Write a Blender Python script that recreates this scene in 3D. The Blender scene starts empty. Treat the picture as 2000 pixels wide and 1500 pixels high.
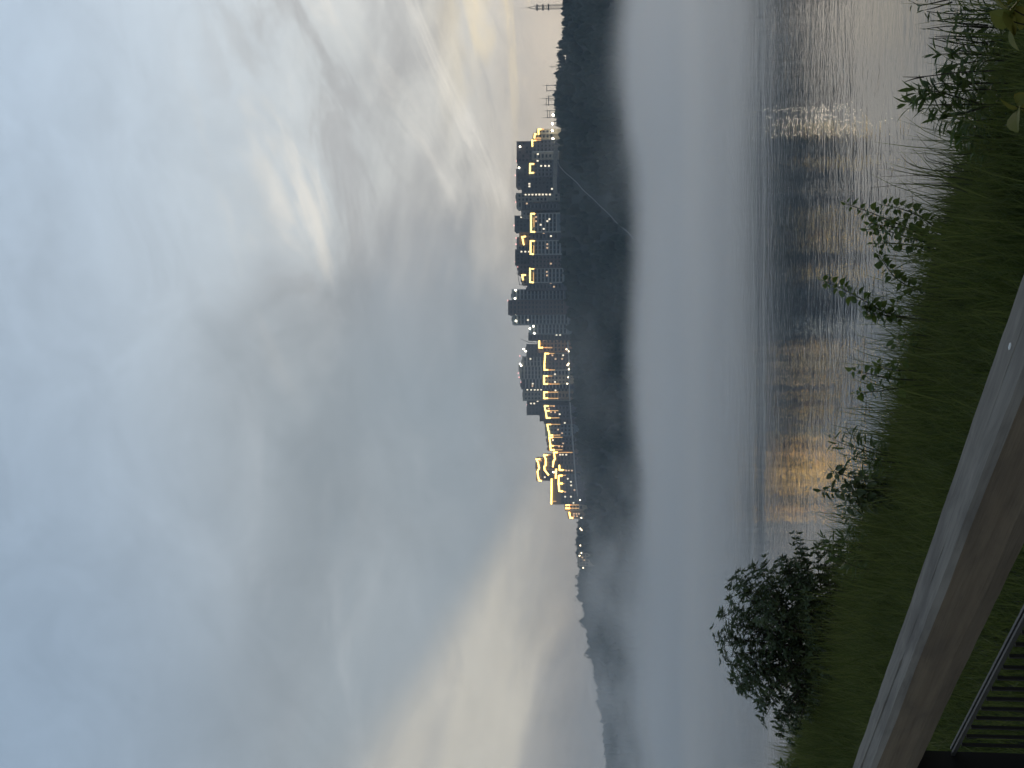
import bpy, math, random
import numpy as np
from mathutils import Vector, Matrix, noise as mnoise
random.seed(7)
R = math.radians
sc = bpy.context.scene
col = sc.collection
F = 2690.0                                   # focal length in photo pixels (2000 x 1500 frame)
HZ = 320.0                                   # horizon lies this far below the frame centre
CAMZ = 6.6
TH = math.atan2(HZ, F)
FW = Vector((0, math.cos(TH), math.sin(TH))); UPC = Vector((0, -math.sin(TH), math.cos(TH))); RT = Vector((1, 0, 0))

# ------------------------------------------------------------------ camera (held sideways: sky to the picture's left)
cd = bpy.data.cameras.new('camera'); cam = bpy.data.objects.new('camera', cd); col.objects.link(cam)
m = Matrix((( -UPC.x, RT.x, -FW.x, 0), (-UPC.y, RT.y, -FW.y, 0), (-UPC.z, RT.z, -FW.z, CAMZ), (0, 0, 0, 1)))
cam.matrix_world = m
cd.sensor_width = 36; cd.lens = 36 * F / 2000; cd.clip_start = 0.05; cd.clip_end = 30000
sc.camera = cam
sc.render.resolution_x, sc.render.resolution_y = 1024, 768

# ------------------------------------------------------------------ node helpers
class S:
    """a socket or number with arithmetic, for building node trees"""
    nt = None
    def __init__(s, v): s.v = v
    def _m(op, *a, clamp=False):
        n = S.nt.nodes.new('ShaderNodeMath'); n.operation = op; n.use_clamp = clamp
        for i, x in enumerate(a):
            x = x.v if isinstance(x, S) else x
            if isinstance(x, (int, float)): n.inputs[i].default_value = x
            else: S.nt.links.new(x, n.inputs[i])
        return S(n.outputs[0])
    def __add__(a, b): return S._m('ADD', a, b)
    __radd__ = __add__
    def __sub__(a, b): return S._m('SUBTRACT', a, b)
    def __rsub__(a, b): return S._m('SUBTRACT', b, a)
    def __mul__(a, b): return S._m('MULTIPLY', a, b)
    __rmul__ = __mul__
    def __truediv__(a, b): return S._m('DIVIDE', a, b)
    def __pow__(a, b): return S._m('POWER', a, b)
def fmax(a, b): return S._m('MAXIMUM', a, b)
def fmin(a, b): return S._m('MINIMUM', a, b)
def sstep(x, a, b, lo=0.0, hi=1.0):
    n = S.nt.nodes.new('ShaderNodeMapRange'); n.interpolation_type = 'SMOOTHSTEP'
    S.nt.links.new(x.v, n.inputs[0])
    n.inputs[1].default_value = a; n.inputs[2].default_value = b; n.inputs[3].default_value = lo; n.inputs[4].default_value = hi
    return S(n.outputs[0])
def vec(x, y, z):
    n = S.nt.nodes.new('ShaderNodeCombineXYZ')
    for i, k in enumerate((x, y, z)):
        k = k.v if isinstance(k, S) else k
        if isinstance(k, (int, float)): n.inputs[i].default_value = k
        else: S.nt.links.new(k, n.inputs[i])
    return S(n.outputs[0])
def sep(v):
    n = S.nt.nodes.new('ShaderNodeSeparateXYZ'); S.nt.links.new(v.v, n.inputs[0]); return [S(o) for o in n.outputs]
def noise(v, scale, detail=4, rough=0.5, dist=0.0, out=0):
    n = S.nt.nodes.new('ShaderNodeTexNoise'); S.nt.links.new(v.v, n.inputs['Vector'])
    n.inputs['Scale'].default_value = scale; n.inputs['Detail'].default_value = detail
    n.inputs['Roughness'].default_value = rough; n.inputs['Distortion'].default_value = dist
    return S(n.outputs[out])
def mix(f, a, b, typ='MIX'):
    n = S.nt.nodes.new('ShaderNodeMix'); n.data_type = 'RGBA'; n.blend_type = typ
    for i, x in ((0, f), (6, a), (7, b)):
        x = x.v if isinstance(x, S) else x
        if isinstance(x, (int, float)): n.inputs[i].default_value = x
        elif isinstance(x, (tuple, list)): n.inputs[i].default_value = (*x[:3], 1)
        else: S.nt.links.new(x, n.inputs[i])
    return S(n.outputs[2])
def ramp(f, pts, interp='B_SPLINE'):
    n = S.nt.nodes.new('ShaderNodeValToRGB'); r = n.color_ramp; r.interpolation = interp
    while len(r.elements) < len(pts): r.elements.new(0.5)
    for e, (p, c) in zip(r.elements, pts): e.position = p; e.color = (*c, 1)
    S.nt.links.new(f.v, n.inputs[0]); return S(n.outputs[0])
def scale_col(c, f):
    n = S.nt.nodes.new('ShaderNodeVectorMath'); n.operation = 'SCALE'
    S.nt.links.new(c.v, n.inputs[0])
    if isinstance(f, S): S.nt.links.new(f.v, n.inputs['Scale'])
    else: n.inputs['Scale'].default_value = f
    return S(n.outputs[0])
def srgb(r, g, b): return tuple(((x/255)/12.92 if x <= 10 else ((x/255+0.055)/1.055)**2.4) for x in (r, g, b))

# ------------------------------------------------------------------ world: dusk sky with a grey cloud deck and thin warm cloud
SUN_AZ, SUN_EL = R(38), R(3.0)
w = bpy.data.worlds.new('World'); sc.world = w; w.use_nodes = True
w.cycles.sampling_method = 'MANUAL'; w.cycles.sample_map_resolution = 256
S.nt = w.node_tree; S.nt.nodes.clear()
tc = S.nt.nodes.new('ShaderNodeTexCoord'); D_ = S(tc.outputs['Generated'])
dx, dy, dz = sep(D_)
sky = S.nt.nodes.new('ShaderNodeTexSky'); sky.sky_type = 'NISHITA'; sky.sun_disc = False
sky.sun_elevation = SUN_EL; sky.sun_rotation = SUN_AZ; sky.altitude = 150
nish = scale_col(S(sky.outputs[0]), 0.10)
az = S._m('ARCTAN2', dx, dy) * (180/math.pi)
el = S._m('ARCSINE', dz) * (180/math.pi)
zc = fmax(dz, 0.0) + 0.035
px, py = dx/zc, dy/zc
plane = vec(px, py, 0.0)
cosr = dx*math.sin(SUN_AZ) + dy*math.cos(SUN_AZ)
glow = ((cosr + 1.0)*0.5)
azf = (glow**5.0)*0.88 + 0.31
clear = ramp(fmax(el, 0.0)/90.0, [(0.0, (.50, .42, .35)), (0.055, (.55, .50, .44)), (0.11, (.57, .57, .55)), (0.18, (.60, .655, .69)),
                       (0.27, (.545, .655, .78)), (0.40, (.42, .56, .74)), (1.0, (.25, .37, .54))])
clear = scale_col(clear, azf*1.08)
clear = mix(0.15, clear, nish)
# wispy streaks, drawn out along the wind
warp = noise(plane, 0.45, 2, 0.5)
wr = R(-24)
sx = (px*math.cos(wr) + py*math.sin(wr)); sy = (py*math.cos(wr) - px*math.sin(wr))
n1 = noise(vec(sx*1.5 + warp*1.6, sy*0.42, warp*1.2), 1.1, 6, 0.56, 0.3)
n2 = noise(vec(px*0.75, py*0.40, 3.0), 0.9, 4, 0.55, 0.3)
n3 = noise(vec(az*0.055, el*0.10, 1.7), 1.0, 4, 0.55, 0.5)
# the grey deck: one edge runs away from the viewer to the left of the middle, the other frays out to the right
s_edge = px + 1.42 - py*0.108 + (n2 - 0.5)*0.34 + (n1 - 0.5)*0.20 + (n3 - 0.5)*0.25
left_m = sstep(s_edge, -0.20, 0.26)
right_m = sstep(az + (n1 - 0.5)*13.0 + (n3 - 0.5)*15.0 - sstep(el, 4.0, 12.0, 0.0, 1.0)*sstep(el, 9.0, 16.0, 1.0, 0.0)*4.0, -0.5, 9.0, 1.0, 0.0)
top_m = sstep(el + (n2 - 0.5)*7.0 + (n1-0.5)*4.0, 12.0, 23.0, 1.0, 0.0)
hor_m = sstep(el, 2.0, 7.0, 0.65, 1.0)
deck = left_m*right_m*top_m*hor_m
deck_c = mix(sstep(n2*0.5 + n3*0.5, 0.36, 0.64), (.245, .29, .325), (.305, .345, .375))
deck_c = mix(sstep(noise(vec(az*0.11 + el*0.05, el*0.22 - az*0.04, 2.0), 1.0, 5, 0.6, 0.5), 0.52, 0.70)*sstep(el, 7.0, 13.0)*0.55, deck_c, (.40, .435, .46))
deck_c = mix(sstep(az, -2.0, 10.0)*0.7, deck_c, (.32, .325, .335))
deck_c = mix(sstep(el, 13.0, 24.0)*sstep(az, -14.0, 4.0, 1.0, 0.0)*0.8, deck_c, (.255, .335, .43))
clear = mix(sstep(el, 12.0, 26.0)*sstep(az, -16.0, 6.0, 1.0, 0.0)*0.55, clear, (.25, .345, .465))
# thin darker and lighter streaks in the open part
streak = sstep(n1, 0.36, 0.66)
open_c = mix(sstep(el, 3.0, 9.0)*sstep(el, 13.0, 20.0, 1.0, 0.0)*(1.0 - streak)*0.75, clear, scale_col(vec(.36, .355, .35), azf*1.05))
open_c = mix(sstep(n1*0.65 + n2*0.35, 0.49, 0.64)*sstep(el, 3.0, 9.0)*sstep(el, 11.0, 22.0, 1.0, 0.12)*sstep(az, -8.0, 8.0, 0.1, 1.0)*0.40, open_c, scale_col(vec(.70, .685, .64), azf))
acr = el - az*0.34; alo = az + el*0.34
n4 = noise(vec(alo*0.10 + n2*1.2, acr*0.36 + n3*1.4, 4.0), 1.0, 7, 0.62, 0.7)
cir = sstep(az, -4.0, 8.0)*sstep(el, 4.0, 8.0)*sstep(el, 14.0, 21.0, 1.0, 0.0)
open_c = mix(cir*sstep(1.0 - n4, 0.50, 0.66)*0.65, open_c, scale_col(vec(.40, .40, .40), azf))
open_c = mix(cir*sstep(n4, 0.50, 0.70)*0.7, open_c, scale_col(vec(.86, .82, .74), azf))
# lower bank of cream and grey cloud in the gap on the left
lowb = noise(vec(az*0.085 + el*0.06, el*0.24 + az*0.03, 5.0), 1.0, 5, 0.58, 0.6)
gap_c = mix(sstep(lowb, 0.36, 0.62), (.39, .387, .37), (.55, .525, .46))
gap_c = mix(sstep(el + (lowb-0.5)*4.0 - az*0.05, 3.8, 7.4, 1.0, 0.0), gap_c, mix(sstep(lowb, 0.36, 0.62), (.205, .22, .235), (.30, .29, .28)))
gap_m = (1.0 - left_m)*sstep(el, 16.0, 30.0, 1.0, 0.0)*sstep(az, 2.0, 9.0, 1.0, 0.0)
open_c = mix(gap_m*0.92, open_c, gap_c)
skyc = mix(deck*0.95, open_c, deck_c)
# sunset-lit streaks low on the sunward side
ws = noise(vec(az*0.085 + el*0.05, el*0.60 - az*0.02, 9.0), 1.0, 4, 0.55, 0.6)
warm_m = sstep(ws, 0.44, 0.62)*sstep(el, 1.0, 3.0)*sstep(el, 6.5, 11.0, 1.0, 0.0)*sstep(glow, 0.925, 0.975)
skyc = mix(warm_m*0.9, skyc, (.98, .80, .48))
pink = sstep(el, 2.5, 9.0, 1.0, 0.0)*sstep(glow, 0.74, 0.95)*0.80
skyc = mix(pink*(1.0 - warm_m*0.7), skyc, scale_col(vec(.74, .63, .50), azf))
mott = noise(vec(az*0.13 + el*0.10, el*0.20 - az*0.09, 6.0), 1.0, 7, 0.66, 0.8)
skyc = scale_col(skyc, mott*0.42 + 0.79)
skyc = mix(sstep(el, -3.0, -0.2, 1.0, 0.0), skyc, (.05, .06, .06))
bg = S.nt.nodes.new('ShaderNodeBackground'); S.nt.links.new(skyc.v, bg.inputs[0]); bg.inputs[1].default_value = 1.14
wo = S.nt.nodes.new('ShaderNodeOutputWorld'); S.nt.links.new(bg.outputs[0], wo.inputs[0])

# ------------------------------------------------------------------ the sun, low behind the cloud, and the exposure
ld = bpy.data.lights.new('sun', 'SUN'); ld.energy = 0.35; ld.angle = R(20); ld.color = (1, .83, .66)
sun = bpy.data.objects.new('sun', ld); col.objects.link(sun)
sd = Vector((math.sin(SUN_AZ)*math.cos(R(6)), math.cos(SUN_AZ)*math.cos(R(6)), math.sin(R(6))))
sun.rotation_euler = sd.to_track_quat('Z', 'Y').to_euler()
vs = sc.view_settings; vs.view_transform = 'Standard'; vs.look = 'None'; vs.gamma = 1; vs.exposure = 0; vs.use_curve_mapping = False
cy = sc.cycles
cy.max_bounces = 14; cy.volume_bounces = 12; cy.transparent_max_bounces = 8; cy.sample_clamp_indirect = 6.0
cy.volume_step_rate = 0.3; cy.volume_max_steps = 160; cy.adaptive_threshold = 0.04; cy.use_denoising = True; cy.caustics_reflective = False; cy.caustics_refractive = False

# ------------------------------------------------------------------ geometry helpers
def ray(X, Y):                                # photo pixel -> direction
    return RT*(750 - Y) + UPC*(1000 - X) + FW*F
def at(X, Y, dist):                           # photo pixel at a forward distance in metres -> point in the place
    d = ray(X, Y); d = d*(dist/d.y); return Vector((d.x, d.y, d.z + CAMZ))
def atz(X, Y, z):
    d = ray(X, Y); d = d*((z - CAMZ)/d.z); return Vector((d.x, d.y, z))

class MB:
    def __init__(s): s.v = []; s.f = []; s.mi = []
    def box(s, c, size, rz=0.0, mi=0):
        n = len(s.v); hx, hy, hz = (k/2 for k in size); ca, sa = math.cos(rz), math.sin(rz)
        for z in (-hz, hz):
            for x, y in ((-hx, -hy), (hx, -hy), (hx, hy), (-hx, hy)):
                s.v.append((c[0] + x*ca - y*sa, c[1] + x*sa + y*ca, c[2] + z))
        for f in ((3, 2, 1, 0), (4, 5, 6, 7), (0, 1, 5, 4), (1, 2, 6, 5), (2, 3, 7, 6), (3, 0, 4, 7)):
            s.f.append(tuple(n + i for i in f)); s.mi.append(mi)
        return s
    def tube(s, pts, rad, k=5):
        pts = [Vector(p) for p in pts]; n0 = len(s.v)
        if not hasattr(rad, '__len__'): rad = [rad]*len(pts)
        for i, p in enumerate(pts):
            t = (pts[min(i+1, len(pts)-1)] - pts[max(i-1, 0)]).normalized()
            a = t.orthogonal().normalized() if i == 0 else (pa - t*pa.dot(t)).normalized()
            pa = a; b = t.cross(a)
            for j in range(k):
                q = 2*math.pi*j/k; s.v.append(tuple(p + (a*math.cos(q) + b*math.sin(q))*rad[i]))
        for i in range(len(pts)-1):
            for j in range(k):
                s.f.append((n0+i*k+j, n0+i*k+(j+1) % k, n0+(i+1)*k+(j+1) % k, n0+(i+1)*k+j)); s.mi.append(0)
        s.f.append(tuple(n0+j for j in reversed(range(k)))); s.mi.append(0)
        s.f.append(tuple(n0+(len(pts)-1)*k+j for j in range(k))); s.mi.append(0)
        return s
    def mesh(s, name, mats, smooth=False):
        me = bpy.data.meshes.new(name); me.from_pydata(s.v, [], s.f)
        for mt in (mats if isinstance(mats, (list, tuple)) else [mats]): me.materials.append(mt)
        if any(s.mi): me.polygons.foreach_set('material_index', s.mi)
        if smooth: me.polygons.foreach_set('use_smooth', [True]*len(s.f))
        me.update(); return me
    def build(s, name, mats, parent=None, smooth=False): return link(name, s.mesh(name, mats, smooth), parent)
def link(name, me, parent=None, loc=None):
    o = bpy.data.objects.new(name, me); col.objects.link(o)
    if parent: o.parent = parent
    if loc is not None: o.location = loc
    return o
def tag(o, label=None, cat=None, group=None, kind=None):
    for k, v in (('label', label), ('category', cat), ('group', group), ('kind', kind)):
        if v: o[k] = v
    return o
def thing(name, loc, label, cat, group=None, rz=0):
    o = link(name, None, None, loc); o.rotation_euler.z = rz; o.empty_display_size = .2
    return tag(o, label, cat, group)
def npmesh(name, v, f, mat, smooth=False):     # numpy verts (n,3) and equal-sided faces (m,k)
    me = bpy.data.meshes.new(name); k = f.shape[1]
    me.vertices.add(len(v)); me.vertices.foreach_set('co', v.astype(np.float32).ravel())
    me.loops.add(f.size); me.loops.foreach_set('vertex_index', f.astype(np.int32).ravel())
    me.polygons.add(len(f)); me.polygons.foreach_set('loop_start', np.arange(0, f.size, k, dtype=np.int32))
    me.polygons.foreach_set('loop_total', np.full(len(f), k, dtype=np.int32))
    if smooth: me.polygons.foreach_set('use_smooth', np.ones(len(f), dtype=bool))
    me.update(); me.validate(); me.materials.append(mat); return me

# ------------------------------------------------------------------ materials
def mat(name, base, rough=0.7, var=0.0, vscale=1.0, col2=None, metal=0.0, spec=0.5, stretch=None, bump=0.0, bscale=20.0):
    mt = bpy.data.materials.new(name); mt.use_nodes = True; S.nt = mt.node_tree
    b = S.nt.nodes['Principled BSDF']; b.inputs['Base Color'].default_value = (*base, 1)
    b.inputs['Roughness'].default_value = rough; b.inputs['Metallic'].default_value = metal; b.inputs['Specular IOR Level'].default_value = spec
    t = S(S.nt.nodes.new('ShaderNodeTexCoord').outputs['Object'])
    if stretch:
        x, y, z = sep(t); t = vec(x*stretch[0], y*stretch[1], z*stretch[2])
    if col2 is not None or var:
        c2 = col2 or tuple(k*(1-var) for k in base)
        c = mix(sstep(noise(t, vscale, 5, 0.6), 0.3, 0.7), base, c2); S.nt.links.new(c.v, b.inputs['Base Color'])
    if bump:
        bn = S.nt.nodes.new('ShaderNodeBump'); bn.inputs['Strength'].default_value = bump
        S.nt.links.new(noise(t, bscale, 4, 0.6).v, bn.inputs['Height']); S.nt.links.new(bn.outputs[0], b.inputs['Normal'])
    return mt
def emit(name, c, strength, sample=True):
    mt = bpy.data.materials.new(name); mt.use_nodes = True; S.nt = mt.node_tree
    b = S.nt.nodes['Principled BSDF']; b.inputs['Base Color'].default_value = (*c, 1)
    b.inputs['Emission Color'].default_value = (*c, 1); b.inputs['Emission Strength'].default_value = strength
    if not sample: mt.cycles.emission_sampling = 'NONE'
    return mt
def leafmat(name, c1, c2, rough=0.55, trans=0.25, scale=3.0, attr=None):
    mt = bpy.data.materials.new(name); mt.use_nodes = True; S.nt = mt.node_tree
    b = S.nt.nodes['Principled BSDF']; b.inputs['Roughness'].default_value = rough; b.inputs['Specular IOR Level'].default_value = 0.3
    oi = S.nt.nodes.new('ShaderNodeObjectInfo')
    t = S(S.nt.nodes.new('ShaderNodeNewGeometry').outputs['Position'])
    if attr:
        at_ = S.nt.nodes.new('ShaderNodeAttribute'); at_.attribute_name = attr; f = noise(t, scale, 3, 0.6)*0.6 + S(at_.outputs['Fac'])*0.75 - 0.2
    else: f = sstep(noise(t, scale, 3, 0.6)*0.75 + S(oi.outputs['Random'])*0.25, 0.3, 0.68)
    c = mix(f, c1, c2); S.nt.links.new(c.v, b.inputs['Base Color'])
    tr = S.nt.nodes.new('ShaderNodeBsdfTranslucent'); S.nt.links.new(c.v, tr.inputs[0])
    ms = S.nt.nodes.new('ShaderNodeMixShader'); ms.inputs[0].default_value = trans
    S.nt.links.new(b.outputs[0], ms.inputs[1]); S.nt.links.new(tr.outputs[0], ms.inputs[2])
    S.nt.links.new(ms.outputs[0], S.nt.nodes['Material Output'].inputs[0]); return mt

# ================================================================== THE SETTING
def lut(xs, ys): return lambda q: float(np.interp(q, xs, ys))
PY = [-900, 0, 100, 240, 300, 420, 500, 600, 700, 800, 900, 985, 1020, 1100, 1200, 1300, 1400, 1500, 1700, 2300]
crestV = lut(PY, [1118, 1112, 1106, 1097, 1092, 1094, 1096, 1108, 1118, 1121, 1129, 1141, 1144, 1150, 1158, 1172, 1186, 1196, 1206, 1216])
crestD = lut(PY, [1030, 1080, 1085, 1090, 1095, 1105, 1115, 1135, 1160, 1190, 1225, 1265, 1300, 1420, 1560, 1700, 1850, 2000, 2300, 2900])
shoreD = lut([-900, 0, 700, 1000, 1500, 2300], [640, 660, 700, 770, 1120, 1700])
def crest_pt(Y): return at(crestV(Y), Y, crestD(Y))
def hill(Y, t):                                # t 0 shore .. 1 crest .. >1 plateau behind
    c = crest_pt(Y); s = at(1320, Y, shoreD(Y))
    if t <= 1:
        p = s.lerp(c, t); p.z = -2 + (c.z + 2)*(0.35*t + 0.65*t**1.45)
        a = math.sin(min(1, t)*math.pi)
        p.z += a*(9*mnoise.noise((p.x*.006, p.y*.006, 1.0)) + 3*mnoise.noise((p.x*.02, p.y*.02, 4.0)))
    else:
        k = t - 1; p = c.copy(); q = 1 + k*1.2; p.x *= q; p.y *= q; p.z = c.z - 14*min(1, k*6) - 10*k
    return p

M = {}
M['hillsoil'] = mat('hill soil', (.022, .032, .021), 0.9, 0.4, 0.05)
M['forest'] = leafmat('forest leaves', (.019, .030, .020), (.028, .039, .025), 0.8, 0.1, 0.06)
M['ridgeleaf'] = leafmat('ridge leaves', (.018, .030, .018), (.036, .050, .026), 0.7, 0.1, 0.1)
M['bark'] = mat('bark', (.07, .055, .045), 0.9, 0.4, 6)

cols = [-900 + i*25 for i in range(129)]; ts = [0, .06, .12, .2, .28, .36, .44, .52, .6, .68, .76, .84, .9, .95, 1.0, 1.04, 1.1, 1.25]
hv = [tuple(hill(Y, t)) for Y in cols for t in ts]; nt_ = len(ts)
hf = [(i*nt_+j, i*nt_+j+1, (i+1)*nt_+j+1, (i+1)*nt_+j) for i in range(len(cols)-1) for j in range(nt_-1)]
me = bpy.data.meshes.new('hill'); me.from_pydata(hv, [], hf); me.materials.append(M['hillsoil'])
me.polygons.foreach_set('use_smooth', [True]*len(hf))
tag(link('hill', me), kind='structure')

# the river: one sheet, wavelets of several sizes, calmer and rougher patches
mt = bpy.data.materials.new('river water'); mt.use_nodes = True; S.nt = mt.node_tree; M['water'] = mt
b = S.nt.nodes['Principled BSDF']; b.inputs['Base Color'].default_value = (.016, .024, .028, 1); b.inputs['Roughness'].default_value = 0.04; b.inputs['IOR'].default_value = 1.333
P = S(S.nt.nodes.new('ShaderNodeNewGeometry').outputs['Position']); x, y, z = sep(P)
patch = sstep(noise(vec(x*0.010, y*0.022, 0.0), 1.0, 3, 0.5, 0.8), 0.36, 0.66, 0.35, 1.0)
h = noise(vec(x*0.8, y, 0.0), 1.5, 3, 0.55, 0.5)*0.018 + noise(vec(x*0.75, y, 7.0), 0.42, 2, 0.5, 0.3)*0.027 + noise(vec(x, y, 3.0), 5.0, 2, 0.5)*0.0034
h = h*patch
bn = S.nt.nodes.new('ShaderNodeBump'); bn.inputs['Strength'].default_value = 1.0; bn.inputs['Distance'].default_value = 1.0
S.nt.links.new(h.v, bn.inputs['Height']); S.nt.links.new(bn.outputs[0], b.inputs['Normal'])
me = bpy.data.meshes.new('river_water'); me.from_pydata([(-2600, -300, 0), (2600, -300, 0), (2600, 2600, 0), (-2600, 2600, 0)], [], [(0, 1, 2, 3)]); me.materials.append(mt)
tag(link('river_water', me), kind='structure')

# forest on the slope: one mass, thousands of rough crowns
def blob(seed, sub=1, squash=1.0, rough=.35):
    import bmesh
    bm = bmesh.new(); bmesh.ops.create_icosphere(bm, subdivisions=sub, radius=1)
    for v in bm.verts:
        v.co *= 1 + rough*mnoise.noise(v.co*1.7 + Vector((seed*7.1, seed, 0))) + rough*.5*mnoise.noise(v.co*4 + Vector((seed, 0, seed*3)))
        v.co.z *= squash
    V = np.array([v.co[:] for v in bm.verts]); Fc = np.array([[v.index for v in f.verts] for f in bm.faces]); bm.free(); return V, Fc
LINE = (Vector((1085, 315)), Vector((1240, 466)))       # the pale path on the slope, in the photo
def near_line(X, Y):
    a, b2 = LINE; d = b2 - a; p = Vector((X, Y)) - a; t = max(0, min(1, p.dot(d)/d.dot(d))); return (p - d*t).length
def topix(p):
    r = Vector((p[0], p[1], p[2]-CAMZ)); k = F/r.dot(FW); return 1000 - r.dot(UPC)*k, 750 - r.x*k
blobs = [blob(i, 2 if i < 2 else 1, 1.15 + .12*i) for i in range(6)]
rng = np.random.default_rng(5)
VV, FF, off = [], [], 0
n = 0
while n < 5200:
    Y = rng.uniform(-420, 1900); t = rng.uniform(0.30, 0.985)
    p = hill(Y, t); r = rng.uniform(1.7, 3.6)*(1 + max(0, Y-1000)*.0006); built = 245 < Y < 1015
    htree = r*rng.uniform(1.2, 1.9)
    if built and p.z + htree*1.7 > crest_pt(Y).z - 0.6: 
        if t > .97: continue
        r *= .5; htree = r*1.1
        if p.z + htree*1.7 > crest_pt(Y).z - .3: continue
    X, YY = topix(p)
    if near_line(X - 10, YY) < 13 : continue
    V, Fc = blobs[rng.integers(6)]
    a = rng.uniform(0, 6.28); ca, sa = math.cos(a), math.sin(a)
    v = V.copy(); v = np.c_[(v[:, 0]*ca - v[:, 1]*sa)*r, (v[:, 0]*sa + v[:, 1]*ca)*r, v[:, 2]*htree*.75 + htree*.7] + np.array(p[:])
    VV.append(v); FF.append(Fc + off); off += len(v); n += 1
fo = link('forest', npmesh('forest', np.vstack(VV), np.vstack(FF), M['forest'])); tag(fo, 'dark wooded slope falling from the lit buildings into the mist', kind='stuff')
# the pale straight path
mb = MB(); pts = []
for i in range(15):
    X, Y = LINE[0].lerp(LINE[1], i/14); lo, hi = 0.2, 1.0
    for _ in range(24):
        md = (lo + hi)/2
        if topix(hill(Y, md))[0] > X: lo = md
        else: hi = md
    p = hill(Y, lo); p.z += 1.0; pts.append(p + Vector((0.4*math.sin(i*2.1), 0, .3*math.sin(i*1.3))))
mb.tube(pts, .28, 6)
M['pale'] = mat('pale gravel', (.36, .37, .37), 0.8, 0.2, 1.0)
tag(mb.build('hillside_path', M['pale']), 'thin pale straight line crossing the dark wooded slope diagonally', kind='structure')
# ================================================================== BUILDINGS ON THE HILLTOP
M['brown'] = mat('brown render', (.155, .125, .125), 0.8, 0.2, .3)
M['navy'] = mat('dark blue render', (.13, .135, .165), 0.8, 0.2, .3)
M['blue'] = mat('blue grey render', (.20, .25, .30), 0.8, 0.15, .3)
M['grey'] = mat('grey render', (.30, .30, .285), 0.8, 0.15, .3)
M['tan'] = mat('tan render', (.34, .27, .20), 0.8, 0.2, .3)
M['cream'] = mat('cream render', (.48, .43, .34), 0.8, 0.15, .3)
M['dark'] = mat('charcoal render', (.085, .088, .10), 0.8, 0.2, .3)
M['orange'] = mat('orange brown brick', (.42, .25, .16), 0.8, 0.25, .4)
M['pilaster'] = mat('pale pilaster', (.42, .44, .45), 0.7, 0.1, .5)
M['glass'] = mat('window glass', (.045, .055, .07), 0.25, 0.3, .25, spec=0.35)
M['roof'] = mat('roof felt', (.10, .10, .11), 0.9, 0.2, .4)
M['steel'] = mat('dark steel', (.06, .065, .07), 0.55, 0.2, 2.0, metal=0.3)
M['led'] = emit('warm light strip', (1.0, .72, .22), 3.2)
M['ledl'] = emit('bright gold light strip', (1.0, .60, .13), 7.5)
M['led2'] = emit('yellow light strip', (1.0, .70, .19), 4.2)
M['led_wash'] = emit('soft strip and wall wash glow', (1.0, .55, .20), 0.9)  # dim glow painting the light that washes down walls; also faint inner lines
M['win'] = emit('lit window', (1.0, .86, .64), 1.35, False)
M['wino'] = emit('orange lit window', (1.0, .64, .38), .75, False)
M['flood'] = emit('floodlight', (1.0, .93, .70), 9.0)
M['beacon'] = emit('red beacon', (1.0, .42, .38), 2.6, False)
M['lampdim'] = emit('dim street lamp glass', (1.0, .80, .52), 7.0)
M['lamp'] = emit('street lamp glass', (1.0, .90, .68), 55.0)

def icos(r, sub=1):
    V, Fc = blob(3, sub, 1.0, 0.0); m_ = MB(); m_.v = [tuple(k*r for k in v) for v in V]; m_.f = [tuple(int(i) for i in f) for f in Fc]; m_.mi = [0]*len(m_.f); return m_
winmesh = {}
def unit(key, mtl, w_, d_, h_):
    if key not in winmesh: winmesh[key] = MB().box((0, 0, 0), (w_, d_, h_)).mesh(key, mtl)
    return winmesh[key]
ball = {k: icos(r).mesh(k, M[mm], True) for k, r, mm in (('beacon', .55, 'beacon'), ('floodlight', .85, 'flood'), ('lamp_head', .75, 'lamp'), ('dim_lamp_head', .7, 'lampdim'))}

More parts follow.
